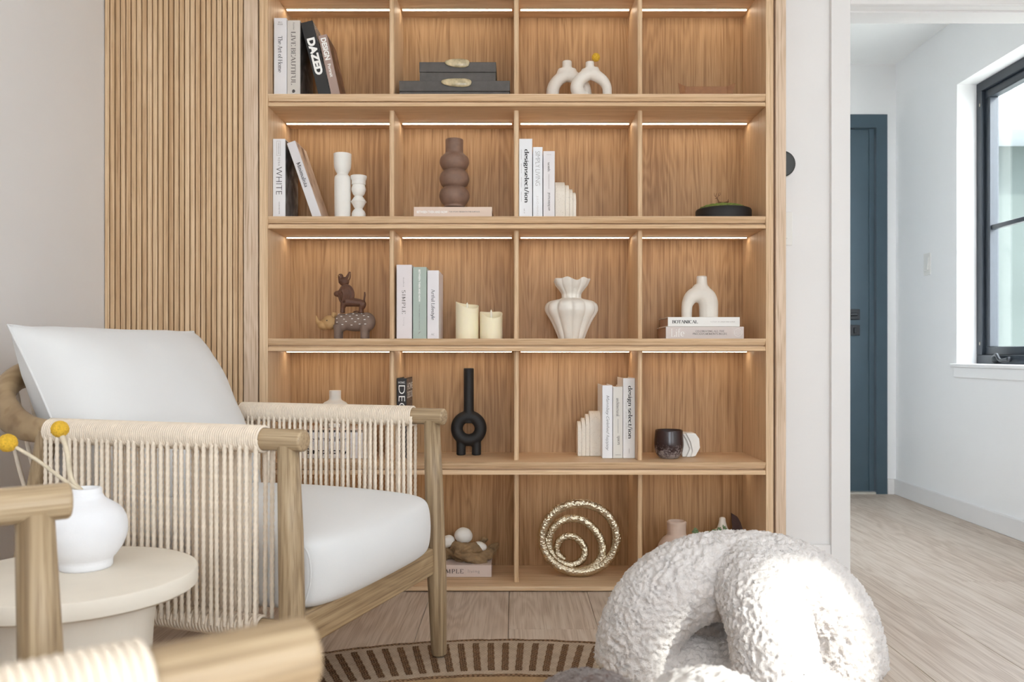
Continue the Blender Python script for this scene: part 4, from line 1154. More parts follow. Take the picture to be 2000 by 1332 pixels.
b, ws, h = flat('white book Simplicity under The Art of Home behind the chair arm', 572, 717, 871, YP, S4, 0.18, (228, 225, 225))
ltr(b, sans_text('Simplicity', .03), 'ink', px(84, YP), px(14.5, YP), h - px(66, YP), ws * .52)
b, wt, h = flat('white book The Art of Home lying below the small footed tray', 573, 716, 844.5, YP, S4 + ws + 0.0005, 0.18, (230, 228, 230))
ltr(b, serif_text('The Art of Home', .13, .045), 'ink', px(92, YP), px(9, YP), h - px(66, YP), wt * .5)
ltr(b, sans_text('>', .02), 'ink', px(3.5, YP), px(8, YP), h - px(141, YP), wt * .5)
ART_T = S4 + ws + wt + 0.0014
# --- row 5
YG = 2.966
b, wg, h = flat('blush book Simple Living lying under the driftwood on the bottom shelf', 818, 960, 1104, YG, S5, 0.165, (217, 198, 188))
ltr(b, serif_text('SIMPLE', .13, .05, .1, .16), 'ink', px(47, YG), px(8.5, YG), h - px(63.5, YG), wg * .5)
ltr(b, serif_text('living', .08, .05, .04, .12), 'ink_grey', px(23, YG), px(8, YG), h - px(107.5, YG), wg * .47)
SIM_T = S5 + wg + 0.0009

# ------------------------------------------------------------------ vases and ornaments
def lathe_px(name, label, cat, cx, Y, sz, prof, mat, n=48, inner=None, smoothp=True, sub=4, loc_dx=0):
    """prof: (radius px, y px) from bottom upwards; the base is carried down to the shelf"""
    s = Y / F
    base = 690 - (sz - H) * F / Y
    P = [(0, 0)] + [((r) * s, max(0.0, (base - y) * s)) for r, y in prof]
    body = smooth_prof(P[1:], sub) if smoothp else P[1:]
    full = [(0, 0)] + body
    rt, zt = full[-1]
    t = 0.004
    full += [(rt - t * .5, zt + t * .25), (max(rt - t, 0.004), zt - 0.001), (max(rt - t, 0.004), zt - 0.03), (0, zt - 0.032)]
    o = mk(name, lathe(full, n), M[mat], None, smooth=True, loc=(WX(cx, Y), Y, sz))
    soft(o, 55)
    return tag(o, label, cat)
lathe_px('candle_holder', 'tall white candle holder beside the leaning pale book', 'candle holder', 669, 2.97, S2,
         [(15, 433), (15.3, 420), (15.6, 390), (15.8, 360), (15.6, 350), (14.5, 345), (11, 341.5), (10.6, 340), (12, 337), (15.5, 330), (16.8, 320), (17, 310), (17.2, 301)], 'matte_white')
lathe_px('candle_holder', 'short white candle holder of stacked shapes on the second shelf', 'candle holder', 700.5, 2.97, S2,
         [(13.5, 433), (13.5, 424), (13.2, 417), (11, 412), (7.5, 408.2), (8, 407), (14.6, 395), (14.8, 394), (8.5, 384.5), (7.5, 383), (11, 380), (13.8, 372), (13.8, 368), (11.5, 361), (8.6, 358), (8.8, 357), (13.5, 353), (15.6, 347), (15.8, 344)], 'matte_white', sub=3)
lathe_px('bubble_vase', 'brown clay vase of stacked bubbles on the blush book', 'vase', 887.5, 3.0, FLAT_B,
         [(20, 405), (20.5, 401), (25, 396), (28.8, 388), (29.3, 381), (27, 373), (21.2, 367), (20.8, 365.6), (25, 362), (28.5, 354), (28.8, 347), (26, 339), (21, 333.5), (20.6, 332), (24, 329), (28, 321), (28.6, 316), (26.5, 308), (20, 302), (17.8, 299.5), (17.4, 297), (17.2, 286), (17.4, 275), (16.8, 272.8)], 'brown_clay')
lathe_px('bud_vase', 'small white bubble vase behind the far chair arm', 'vase', 654.5, 3.02, ART_T + 0.0126,
         [(14, 848), (14, 840), (24, 833), (25, 826), (20, 819), (14, 812), (20, 806), (25, 799), (25.3, 794), (22, 786.5), (14, 782), (11.6, 778), (11.4, 770), (11.5, 763)], 'ceramic')
tr = thing('footed_tray', 'thin pale footed tray under the small white bubble vase', 'tray', (WX(650, 3.02), 3.02, ART_T))
mk('tray_plate', bbox(-0.115, 0.115, -0.065, 0.065, 0.006, 0.012, 0.002), M['ceramic_pink'], tr)
for sx in (-1, 1):
    for sy in (-1, 1): mk('foot', box(sx * 0.10 - 0.006, sx * 0.10 + 0.006, sy * 0.05 - 0.006, sy * 0.05 + 0.006, 0, 0.006), M['ceramic_pink'], tr)
# fluted vase
def fluted():
    Y = 2.995; s = Y / F; base = 690 - (S3 - H) * F / Y
    pr = [(24, 663), (26, 660), (32, 645), (41, 626), (49.5, 612), (52, 604), (50, 595), (42, 588.5), (28, 585), (20, 582.5), (19, 578), (20, 573), (25, 566), (31, 558), (34, 551), (35.5, 546)]
    P = smooth_prof([(r * s, max(0, (base - y) * s)) for r, y in pr], 5)
    nl = 10
    def mod(r, z, a, t):
        lob = abs(math.cos(a * nl / 2 + 0.3)) ** 0.55
        k = 0.15 if t < 0.62 else 0.08
        rr = r * (1 - k * (1 - lob) * min(1, t * 6 + .35))
        zz = z
        if t > 0.8:
            q = (t - 0.8) / 0.2
            zz = z + 0.0042 * q * math.cos(4 * a + 2.2) + 0.003 * q * math.cos(7 * a)
            rr = rr * (1 + 0.05 * q * math.cos(5 * a + 0.9))
        return rr, zz
    outer = [(0, 0)] + P
    V, Fc = lathe(outer, 120, mod)
    top = [i for i in range(len(V) - 120, len(V))]
    n0 = len(V)
    ins = []
    for dr, dz in ((0.0025, 0.0012), (0.005, -0.001), (0.011, -0.014), (0.028, -0.04)):
        row = []
        for i in top:
            v = Vector(V[i]); rr = math.hypot(v.x, v.y); k = max(0.01, rr - dr) / rr
            row.append(len(V)); V.append((v.x * k, v.y * k, v.z + dz))
        ins.append(row)
    prev = top
    for row in ins:
        for i in range(120):
            j = (i + 1) % 120; Fc.append((prev[i], prev[j], row[j], row[i]))
        prev = row
    o = mk('fluted_vase', (V, Fc), M['ceramic'], None, smooth=True, loc=(WX(1116, Y), Y, S3))
    tag(o, 'white fluted vase with a ruffled rim on the third shelf', 'vase')
fluted()

def px_tube(pts, Y, sz, cx, rad, n=16, flat=1.0, sub=6):
    """tube drawn on the picture: pts (x,y) px, radii px -> local coordinates around (cx, Y, sz)"""
    s = Y / F; X0 = WX(cx, Y)
    P = [(WX(p[0], Y) - X0, 0, WZ(p[1], Y) - sz) for p in pts]
    return sweep(spline(P, sub), [r * s for r in rad], n, flat=flat, up=(0, 1, 0))
def floor_clip(me, z=0.0):
    for v in me.vertices:
        if v.co.z < z: v.co.z = z
    me.update(); return me
# ring vases with a yellow bloom
Y1, Y2 = 3.02, 2.965
b1 = 690 - (S1 - H) * F / Y1; b2 = 690 - (S1 - H) * F / Y2
me = blob([px_tube([(1079, b1 + 4), (1079, 190), (1081, 172), (1089, 158), (1102, 149), (1108, 148), (1118, 150), (1132, 158), (1141, 172), (1143, 190), (1143, b1 + 4)], Y1, S1, 1107, [13, 13, 12.5, 12, 12, 12, 12, 12, 12.5, 13, 13], flat=1.0),
           px_tube([(1107.5, 152), (1107.5, 141), (1107.5, 133), (1107.5, 127), (1107.5, 119.5)], Y1, S1, 1107, [11, 11, 9.6, 9.4, 9.4]), px_tube([(1107.5, 150), (1107.5, 143), (1107.5, 134)], Y1, S1, 1107, [11.5, 11, 9], flat=1.9)], 0.0022, 14)
tag(mk('ring_vase', floor_clip(me), M['ceramic'], None, loc=(WX(1107, Y1), Y1, S1)), 'white arch-shaped vase behind its twin on the top shelf', 'vase')
me = blob([px_tube([(1150, b2 - 11), (1138, b2 - 12), (1128, 178), (1127, 167), (1135, 154), (1147, 146), (1155, 144), (1166, 149), (1178, 158), (1185, 170), (1186, 185), (1186, b2 + 3)], Y2, S1, 1155, [12.5, 13, 13, 12.5, 12, 12, 12.5, 11.5, 10.5, 9.5, 9, 9]),
           px_tube([(1152.5, 150), (1152.5, 140), (1152, 133), (1152, 128), (1152, 121)], Y2, S1, 1155, [11, 10.5, 9, 8.5, 8.4]), px_tube([(1153, 149), (1153, 142), (1152, 133)], Y2, S1, 1155, [11.5, 11, 9], flat=1.8)], 0.0022, 12)
tag(mk('ring_vase', floor_clip(me), M['ceramic'], None, loc=(WX(1155, Y2), Y2, S1)), 'white looped vase holding one yellow ball on the top shelf', 'vase')
craspedia('yellow ball flower in the looped vase on the top shelf', (1163.8, 112), 0.0146, [W(1159.5, 119, Y2), W(1155, 124, Y2), W(1152, 134, Y2)], Y2, rs=0.0012)
# small arch vase on the books
Y3 = 2.985
base3 = 690 - (BOT_T - H) * F / Y3
me = blob([px_tube([(1341, base3 + 3), (1341.5, 600), (1344.5, 589), (1352, 579), (1366, 575), (1378, 580), (1383, 590), (1384, 602), (1384, base3 + 3)], Y3, BOT_T, 1366, [10, 10.5, 12, 14.5, 17, 19, 19, 18.5, 18], flat=1.0),
           px_tube([(1370, 580), (1370, 565), (1370.5, 556), (1370.5, 548), (1370.5, 539)], Y3, BOT_T, 1366, [17, 14, 11, 10.3, 10.2]), px_tube([(1369, 578), (1369.5, 566), (1370.5, 557)], Y3, BOT_T, 1366, [15, 13, 9], flat=1.5)], 0.0022, 14)
tag(mk('arch_vase', floor_clip(me), M['ceramic'], None, loc=(WX(1366, Y3), Y3, BOT_T)), 'small white two-legged arch vase on the Botanical book', 'vase')
# black ring vase
Y4 = 3.055
s4 = Y4 / F
me = blob([sweep([((23.2 * math.cos(2 * PI * k / 40)) * s4, 0, (888 - 836 + 23.0 * math.sin(2 * PI * k / 40)) * s4) for k in range(40)], 11.9 * s4, 18, closed=True),
           rod((0.0, 0, 0.115), (0, 0, (888 - 718.5) * s4), 10 * s4, n=24, rnd=0.002),
           rod((-15 * s4, 0, 0), (-15 * s4, 0, 0.055), 9.2 * s4, n=20, rnd=0.003), rod((15 * s4, 0, 0), (15 * s4, 0, 0.055), 9.2 * s4, n=20, rnd=0.003)], 0.0022, 4)
tag(mk('ring_vase', me, M['matte_black'], None, loc=(WX(915.5, Y4), Y4, S4)), 'matte black ring vase with a tall neck and two feet', 'vase')
# stepped arch bookends
def bookend(label, x0, xs, ys, Y, sz, mirror, d=0.10):
    t = thing('bookend', label, 'bookend', (WX(x0, Y), Y, sz), 0, 'stepped stone bookends')
    for k in range(4):
        a, b_ = WX(xs[k], Y) - WX(x0, Y), WX(xs[k + 1], Y) - WX(x0, Y)
        if b_ < a: a, b_ = b_, a
        hh = WZ(ys[k], Y) - sz; dd = d * (1 - 0.04 * k); r = dd * 0.5
        poly = [(0, 0), (dd, 0)] + [(dd / 2 + dd / 2 * math.cos(PI * i / 14), hh - r + r * math.sin(PI * i / 14)) for i in range(15)]
        mk('arch_step', bevel(prism_x(poly, a + 0.0003, b_ - 0.0003), 0.0012, 1), M['travertine'], t)
bookend('stepped travertine bookend on the second shelf', 1084, [1084.2, 1104, 1112, 1119, 1125.5], [351, 357, 365, 372], 2.93, S2, False)
bookend('stepped travertine bookend on the fourth shelf', 1175, [1175.2, 1152, 1144, 1136, 1128.3], [804, 810, 817.5, 824], 3.02, S4, True, 0.09)
# candles
def candle(label, x0, x1, y_hi, y_lo, flame_y, Y, sz, ph):
    t = thing('led_candle', label, 'candle', (WX((x0 + x1) / 2, Y), Y, sz), 0, 'ivory LED candles'); r = (x1 - x0) / 2 * Y / F
    hi, lo = WZ(y_hi, Y) - sz, WZ(y_lo, Y) - sz
    P = [(0, 0), (r * .97, 0), (r, 0.003), (r, 0.02), (r, lo * .5), (r, lo * .8), (r, lo), (r * .985, lo + .0005), (r * .93, lo), (r * .9, lo - .003), (r * .86, lo - .016), (0, lo - .019)]
    def mod(rr, z, a, tt):
        if z > lo - 0.006 and rr > r * .89:
            return rr, z + (hi - lo) * (0.5 + 0.5 * math.sin(a + ph) * 0.85 + 0.15 * math.sin(2 * a + 1))
        return rr, z
    mk('wax_body', lathe(P, 56, mod), M['wax'], t, smooth=True); soft(t.children[-1], 50)
    zf = WZ(flame_y, Y) - sz
    mk('flame_tip', lathe([(0, lo - .019), (0.004, lo - .019), (0.0042, lo - .004), (0.003, zf - .006), (0, zf)], 12), M['flame'], t, smooth=True)
candle('taller ivory LED candle beside the books', 890, 935, 588.5, 603, 590, 2.97, S3, -0.785)
candle('shorter ivory LED candle beside the divider', 937.2, 981.5, 605, 621, 604, 2.965, S3, -0.25)
# stacked charcoal boxes
def sbox(label, x0, x1, yt, yb, Y, z0, kx, ky, kw, lidline, d=0.17):
    t = thing('keepsake_box', label, 'box', (WX((x0 + x1) / 2, Y), Y, z0), 0, 'stacked charcoal boxes')
    w_ = (x1 - x0) * Y / F; h_ = WZ(yt, Y) - z0
    ll = WZ(lidline, Y) - z0
    mk('box_base', bbox(-w_ / 2 + .001, w_ / 2 - .001, 0.001, d - .001, 0, ll - 0.0006, .0012), M['charcoal'], t)
    lid = mk('lid', bbox(-w_ / 2, w_ / 2, 0, d, ll + 0.0006, h_, .0015), M['charcoal'], t)
    s = Y / F; P = []
    kxx, kzz = WX(kx, Y) - WX((x0 + x1) / 2, Y), WZ(ky, Y) - z0
    n = 28
    V, Fc = ellipsoid((0, 0, 0), (1, 1, 1), n, 12)
    pw_ = lambda q, e: math.copysign(abs(q) ** e, q)
    V = [(kxx + pw_(v[0], .8) * kw * s * (1 + .1 * v[2]), -0.004 + v[1] * 0.007, kzz + pw_(v[2], .75) * 9.6 * s * (0.86 + 0.16 * v[0]) - v[0] * 0.0015) for v in V]
    k = mk('agate_knob', (V, Fc), M['agate'], lid, smooth=True); k['label'] = 'pale agate slice knob'
    return h_
YX = 2.92
h1 = sbox('larger charcoal box with an agate knob below the smaller box', 779.5, 996, 157.5, 181, YX, S1, 891.5, 162, 29.5, 178.5)
sbox('smaller charcoal box with an agate knob stacked on the larger box', 819, 969, 121, 157, YX + 0.006, S1 + h1 + 0.0008, 893, 124, 24, 141, d=0.15)
# leather tray
t = thing('leather_tray', 'tan leather valet tray with pinched corners on the top shelf', 'tray', (WX(1378, 2.95), 2.95, S1))
hz = WZ(170, 2.95) - S1
mk('tray_base', bbox(-0.075, 0.075, -0.005, 0.11, 0, 0.004, .0015), M['leather'], t)
for (y0, y1) in ((-0.008, -0.004), (0.109, 0.113)): mk('tray_side', bbox(-0.073, 0.073, y0, y1, 0, hz, .0012), M['leather'], t)
for sx in (-1, 1): mk('tray_side', bbox(sx * 0.0745 - .002, sx * 0.0745 + .002, 0.0, 0.105, 0, hz, .0012), M['leather'], t)
for sx in (-1, 1):
    for y0, sy in ((-0.006, -1), (0.111, 1)):
        a = Vector((sx * 0.073, y0, 0)); tip = Vector((sx * 0.099, y0 + sy * 0.012, hz + 0.009)); m1 = Vector((sx * 0.071, y0, hz + 0.001)); b0 = Vector((sx * 0.087, y0 + sy * 0.005, 0))
        tk = Vector((0, 0.0025, 0))
        V = [a, b0, tip, m1, a + tk, b0 + tk, tip + tk, m1 + tk]
        mk('pinched_corner', (V, [(0, 1, 2, 3), (7, 6, 5, 4), (0, 4, 5, 1), (1, 5, 6, 2), (2, 6, 7, 3), (3, 7, 4, 0)]), M['leather'], t)
# moss tray with deer
Y5 = 2.975; s5 = Y5 / F
t = thing('moss_tray', 'shallow black planter dish with moss and a tiny deer', 'planter', (WX(1413, Y5), Y5, S2))
dz = lambda y: WZ(y, Y5) - S2
mk('dish', lathe([(0, 0), (52 * s5, 0), (53.5 * s5, dz(424)), (53.5 * s5, dz(413)), (52 * s5, dz(410)), (49 * s5, dz(409)), (0, dz(412))], 56), M['matte_black'], t, smooth=True); soft(t.children[-1], 50)
me = blob([ellipsoid((-0.004, 0, dz(411)), (47 * s5, 47 * s5, 0.022), 40, 20)], 0.003, 1, lambda p: 0.003 * noise.noise(p * 150))
mk('moss_mound', me, M['moss'], t)
X5 = WX(1413, Y5)
def dp(x, y): return (WX(x, Y5) - X5, 0, WZ(y, Y5) - S2)
deer = mk('deer_figure', join([sweep(spline([dp(1402, 396), dp(1406, 395.5), dp(1412, 396), dp(1420, 395), dp(1423, 393)], 5), [0.0022, 0.0032, 0.0028, 0.0034, 0.002], 8),
    sweep(spline([dp(1404, 395.5), dp(1402.5, 391), dp(1400.5, 388)], 4), [0.0028, 0.0018, 0.0016], 8), sweep([dp(1401.5, 387), dp(1396.5, 387.6)], [0.0019, 0.0008], 8),
    sweep([dp(1421.5, 394), dp(1422.5, 389)], [0.0018, 0.001], 6)]), M['bronze'], t, smooth=True)
ant = [[(1400.5, 387), (1398.5, 384.5), (1395.5, 382), (1395, 377)], [(1398, 384), (1398.5, 380), (1400, 377)], [(1401, 387), (1403, 383), (1407, 380), (1407.5, 376.5)], [(1404, 382), (1403.5, 379), (1406, 376)]]
mk('antlers', join([sweep(spline([dp(*p) for p in q], 4), [0.0010, 0.0006], 6) for q in ant]), M['bronze'], deer, smooth=True)

# stacked clay animals
YA = 2.965
def animal_px(cx, sz):
    s = YA / F; X0 = WX(cx, YA)
    def p(x, y, d=0.0): return Vector((WX(x, YA) - X0, d, WZ(y, YA) - sz))
    return p, s
# rhino
p, s = animal_px(690, S3)
zb = 690 - (S3 - H) * F / YA
body = [ellipsoid(p(695, 629), (37 * s, 0.031, 18.5 * s), 28, 16), ellipsoid(p(716, 629), (17.5 * s, 0.032, 19 * s)), ellipsoid(p(668, 630), (15 * s, 0.029, 18 * s))]
for x, r in ((661.5, 7.2), (713, 7.6)):
    for d in (-0.016, 0.016):
        body.append(sweep([p(x, 635, d), p(x, 650, d), p(x - .5, zb, d)], [r * 1.25 * s, r * s, r * s], 14))
me = blob(body, 0.0019, 6, None, True)
rh = mk('rhino_figurine', me, M['rhino'], None, loc=(WX(690, YA), YA, S3 + 0.0003))
tag(rh, 'clay rhinoceros figurine with white dashes on the third shelf', 'figurine')
hd = blob([ellipsoid(p(644, 630), (14.5 * s, 0.024, 14 * s), 24, 14), ellipsoid(p(632, 636), (11.5 * s, 0.019, 9 * s)),
           sweep(spline([p(630, 637), p(622, 630), p(618.5, 623), p(617.5, 616)], 5), [8 * s, 4.6 * s, 2.6 * s, 0.8 * s], 12),
           sweep(spline([p(634, 628), p(630, 626), p(627, 626)], 4), [3.5 * s, 2.5 * s, 0.8 * s], 10)], 0.0017, 4)
h_o = mk('head', hd, M['tan_clay'], rh); h_o['label'] = 'tan clay head with an upturned horn'
for d in (-0.013, 0.013):
    mk('ear', ellipsoid(p(652.5, 615.5, d), (3.6 * s, 0.004, 5.5 * s), 14, 8), M['tan_clay'], h_o, smooth=True)
mk('eye', ellipsoid(p(641.5, 626.6, -0.0242), (1.2 * s, 0.0012, 1.2 * s), 8, 6), M['ink'], h_o, smooth=True)
dash = [(663, 613.8), (678.5, 614.5), (691.7, 613.5), (707.5, 613), (669, 618.5), (686.5, 618.5), (699, 616.4), (713.3, 617.2), (721.3, 619.5), (661, 622.6), (674.5, 624), (690.8, 623.3), (702.5, 623.2), (715, 625), (661.7, 629.8), (679.3, 628.8), (697, 629.3), (671.5, 634.4), (689.7, 635.4), (705, 633.5), (716.3, 633.5)]
from mathutils.bvhtree import BVHTree
def on_front(me, X, Z, y0=-0.2):
    t = BVHTree.FromPolygons([v.co for v in me.vertices], [tuple(q.vertices) for q in me.polygons])
    return t
tr_ = on_front(me, 0, 0)
parts = []
for x, y in dash:
    a = p(x, y); hit = tr_.ray_cast(Vector((a.x, -0.2, a.z)), Vector((0, 1, 0)))
    if hit[0] is None: continue
    parts.append(ellipsoid(hit[0], (2.3 * s, 0.0009, 0.65 * s), 8, 5))
mk('white_dashes', join(parts), M['ink_white'], rh, smooth=True)
# lion
RT = WZ(611.6, YA)
p, s = animal_px(683, RT)
lb = [ellipsoid(p(676, 577), (15.5 * s, 0.015, 20.5 * s), 26, 16), ellipsoid(p(659.5, 574.5), (7.6 * s, 0.010, 6.0 * s)), sweep([p(672, 570), p(662, 574)], [9 * s, 6 * s], 12),
      sweep(spline([p(676, 590), p(690, 591), p(703, 592.5), p(708, 595)], 5), [10 * s, 8.6 * s, 7.6 * s, 7.2 * s], 14), ellipsoid(p(708, 595), (7.2 * s, 0.012, 8 * s)),
      sweep(spline([p(711, 591), p(711.5, 584), p(712.5, 577), p(712.2, 571)], 4), [2.4 * s, 1.9 * s, 1.9 * s, 1.4 * s], 10)]
for d in (-0.007, 0.007):
    lb.append(sweep([p(672, 592, d), p(669.5, 602, d), p(669, 611.8, d)], [6.5 * s, 4 * s, 4.2 * s], 12))
    lb.append(sweep([p(708, 598, d), p(705.5, 605, d), p(706, 611.8, d)], [6 * s, 4 * s, 4.6 * s], 12))
    lb.append(sweep(spline([p(704, 610.5, d), p(697, 608.5, d), p(690.5, 610, d)], 4), [2.2 * s, 1.4 * s, 1.2 * s], 8))
for k in range(5):
    lb.append(sweep(spline([p(668 + 2.2 * k, 568 - 1.0 * k, -0.0155), p(673 + 2.9 * k, 577, -0.0178), p(668 + 3.4 * k, 592 - 1.4 * k, -0.013)], 5), [1.1 * s, 1.5 * s, 0.9 * s], 8))
lb.append(sweep([p(677 + 14.5 * math.cos(2 * PI * k / 28), 577 - 19.5 * math.sin(2 * PI * k / 28), -0.006) for k in range(28)], 1.9 * s, 8, closed=True))
me = blob(lb, 0.0013, 1, None, True)
ln = mk('lion_figurine', me, M['lion'], None, loc=(WX(683, YA), YA, RT + 0.0012))
tag(ln, 'dark brown lion figurine standing on the rhinoceros', 'figurine')
# bird
BT = WZ(558.2, YA)
p, s = animal_px(672, BT)
me = blob([ellipsoid(p(672, 549), (10.5 * s, 0.014, 9.0 * s), 22, 14), sweep(spline([p(668, 549), p(665.5, 543), p(665.5, 538)], 4), [7.5 * s, 5.2 * s, 4.6 * s], 12),
           sweep(spline([p(676, 549), p(680, 541), p(683.5, 530)], 4), [5 * s, 5.2 * s, 1.6 * s], 12, flat=0.5, up=(1, 0, 0)), ellipsoid(p(665.3, 538.8), (5.4 * s, 0.0085, 5.0 * s), 18, 12), rod(p(672, 557.2), p(672, 550), 5.5 * s, 5.5 * s, 14, 0.001)], 0.0011, 2, None, True)
bd = mk('bird_figurine', me, M['lion'], None, loc=(WX(672, YA), YA, BT - 0.0012))
tag(bd, 'small brown bird figurine with a raised tail on the lion', 'figurine')
bk_ = mk('beak', join([sweep([p(662, 539), p(654.8, 541)], [2.6 * s, 0.3 * s], 8), sweep(spline([p(661.5, 537), p(664.5, 533.8), p(668.8, 533)], 4), [1.2 * s, 1.4 * s, .5 * s], 8), ellipsoid(p(663.2, 538, -0.0078), (1.2 * s, 0.001, 1.2 * s), 8, 6)]), M['tan_clay'], bd, smooth=True)
for k in range(4):
    mk('tail_groove', sweep([p(678 + k * 1.2, 549 - k * 1.6, -0.0055), p(683 + k * .5, 541.5 - 3.0 * k, -0.0050)], [0.5 * s, 0.35 * s], 6), M['tan_clay'], bd, smooth=True)

# smoky glass candle and white stone
YC = 2.968
s = YC / F
g0 = 690 - (S4 - H) * F / YC
pr = [(13, g0), (18, g0 - 1), (25, g0 - 9), (28.2, g0 - 22), (28.6, g0 - 31), (27.6, g0 - 42), (26.4, g0 - 54.5)]
P = smooth_prof([(r * s, (g0 - y) * s) for r, y in pr], 5)
zt = P[-1][1]; rt = P[-1][0]
gl = thing('candle_jar', 'dark smoky glass candle jar with speckled base on the fourth shelf', 'candle', (WX(1306.5, YC), YC, S4))
mk('glass_jar', lathe([(0, 0)] + P + [(rt - 0.0015, zt + .0008), (rt - 0.003, zt), (rt - 0.003, zt - 0.02)], 56), M['smoky'], gl, smooth=True)
mk('wax', lathe([(0, zt - 0.026), (rt - 0.0032, zt - 0.026), (rt - 0.0032, zt - 0.022), (0, zt - 0.0215)], 40), M['smoky_in'], gl, smooth=True)
YW = 3.0
def rp(x, y): return (WX(x, YW) - WX(1349, YW), WZ(y, YW) - S4)
bs = 690 - (S4 - H) * F / YW
sl = []
for k, (poly, d0, d1) in enumerate([([(1333, bs), (1340, bs), (1348, 876), (1341, 858), (1333, 846), (1331, 870)], -0.018, 0.03),
                    ([(1340, bs), (1348.5, bs), (1351, 880), (1346, 862), (1338, 846), (1333, 847), (1341, 860), (1347, 876)], -0.026, 0.03),
                    ([(1348, bs), (1357, bs - 2), (1366, 874), (1364.5, 856), (1357, 846), (1338, 845), (1347, 862), (1351.5, 880)], -0.032, 0.03)]):
    sl.append(prism([rp(*q) for q in poly], d0, d1))
me = blob(sl, 0.0016, 5, None, True)
tag(mk('stone_ornament', me, M['matte_white'], None, loc=(WX(1349, YW), YW + 0.02, S4)), 'white carved stone ornament behind the smoky candle jar', 'ornament')

# driftwood with white stones
YD_ = 3.035
s = YD_ / F
X0 = WX(912, YD_)
def q(x, y, d=0.0): return Vector((WX(x, YD_) - X0, d, WZ(y, YD_) - SIM_T))
yb = 690 - (SIM_T - H) * F / YD_
dw = [sweep(spline([q(846, 1072), q(860, 1066), q(866, 1082), q(862, yb)], 5), [9 * s, 11 * s, 9 * s, 10 * s], 14),
      sweep(spline([q(884, 1062, -.02), q(905, 1068, -.035), q(926, 1066, -.03), q(945, 1072, -.01)], 5), [8 * s, 12 * s, 11 * s, 9 * s], 14),
      sweep(spline([q(890, 1072, -.03), q(915, 1082, -.035), q(938, 1092, -.03), q(950, yb, -.02)], 5), [9 * s, 12 * s, 11 * s, 7 * s], 14),
      sweep(spline([q(925, 1072, 0), q(950, 1080, -.01), q(962, 1072, .01), q(974, 1066, .02)], 5), [12 * s, 13 * s, 9 * s, 5 * s], 14),
      sweep(spline([q(860, 1085, .02), q(890, 1086, .03), q(930, 1088, .03), q(955, yb, .03)], 5), [10 * s, 12 * s, 12 * s, 9 * s], 14),
      sweep(spline([q(868, 1068, .0), q(885, 1078, .0), q(905, yb, -.01)], 5), [8 * s, 9 * s, 10 * s], 14),
      sweep(spline([q(940, 1062, .02), q(944, 1056, .025), q(950, 1060, .02)], 4), [6 * s, 4 * s, 5 * s], 10)]
def dd(pp):
    w3 = noise.noise_vector(pp * 14) * 0.6
    return 0.006 * noise.noise(Vector((pp.x * 28, pp.y * 70, pp.z * 70)) + w3 * 2) - 0.003 * abs(noise.noise(pp * 120))
me = blob(dw, 0.0024, 3, dd, True)
tag(mk('driftwood', me, M['drift'], None, loc=(X0, YD_, SIM_T)), 'gnarled brown driftwood piece on the blush book', 'driftwood')
def stone(label, x, y, rx, ry, d, tilt=0.0, ph=0.0):
    me = blob([ellipsoid((0, 0, 0), (rx * s, (rx + ry) / 2 * s, ry * s), 26, 16, Matrix.Rotation(tilt, 3, 'Y'))], 0.0025, 2, lambda pp: 0.0022 * noise.noise(pp * 35 + Vector((ph, 0, 0))))
    tag(mk('white_stone', me, M['matte_white'], None, loc=Vector((X0, YD_, SIM_T)) + q(x, y, d)), label, 'stone', 'white stones on the driftwood')
stone('largest smooth white stone at the top of the driftwood', 905.5, 1045, 18, 15.5, -0.006)
stone('white stone half hidden by the chair, left on the driftwood', 874, 1056, 15.5, 11.5, -0.01, -0.35, 3)
stone('smallest pale stone on the right of the driftwood', 939, 1064, 13, 8.5, -0.022, 0.3, 6)

# hammered metal spiral
YM = 2.985
s = YM / F
def ring_path(n=240):
    keys = [(1113, 1080, 25, 24, 0.024), (1119, 1066, 48, 47, 0.004), (1131, 1055, 73, 67, -0.014)]
    out = []
    for i in range(n + 1):
        t = 3.0 * i / n
        k = 0.0 if t < .55 else min(1.0, (t - .55) / .6)
        k2 = 0.0 if t < 1.55 else min(1.0, (t - 1.55) / .5)
        sm = lambda v: v * v * (3 - 2 * v)
        a, b_ = keys[0], keys[1]
        v0 = [a[j] + (b_[j] - a[j]) * sm(k) for j in range(5)]
        v = [v0[j] + (keys[2][j] - v0[j]) * sm(k2) for j in range(5)]
        ang = math.radians(250) - 2 * PI * t
        out.append((WX(v[0] + v[2] * math.cos(ang), YM) - WX(1128, YM), v[4], WZ(v[1] - v[3] * math.sin(ang), YM) - S5))
    return out
rp_ = ring_path()
me_v, me_f = sweep(rp_, lambda t: 0.0138 * (0.85 + 0.2 * t), 16, flat=1.08, up=(0, 1, 0))
me = blob([(me_v, me_f)], 0.0017, 2, lambda pp: 0.0014 * noise.noise(pp * 170) + 0.0013 * noise.noise(pp * 330))
mz = min(v.co.z for v in me.vertices)
tag(mk('spiral_sculpture', me, M['gold'], None, loc=(WX(1128, YM), YM, S5 - mz + 0.0004)), 'hammered champagne metal spiral of nested rings on the bottom shelf', 'sculpture')

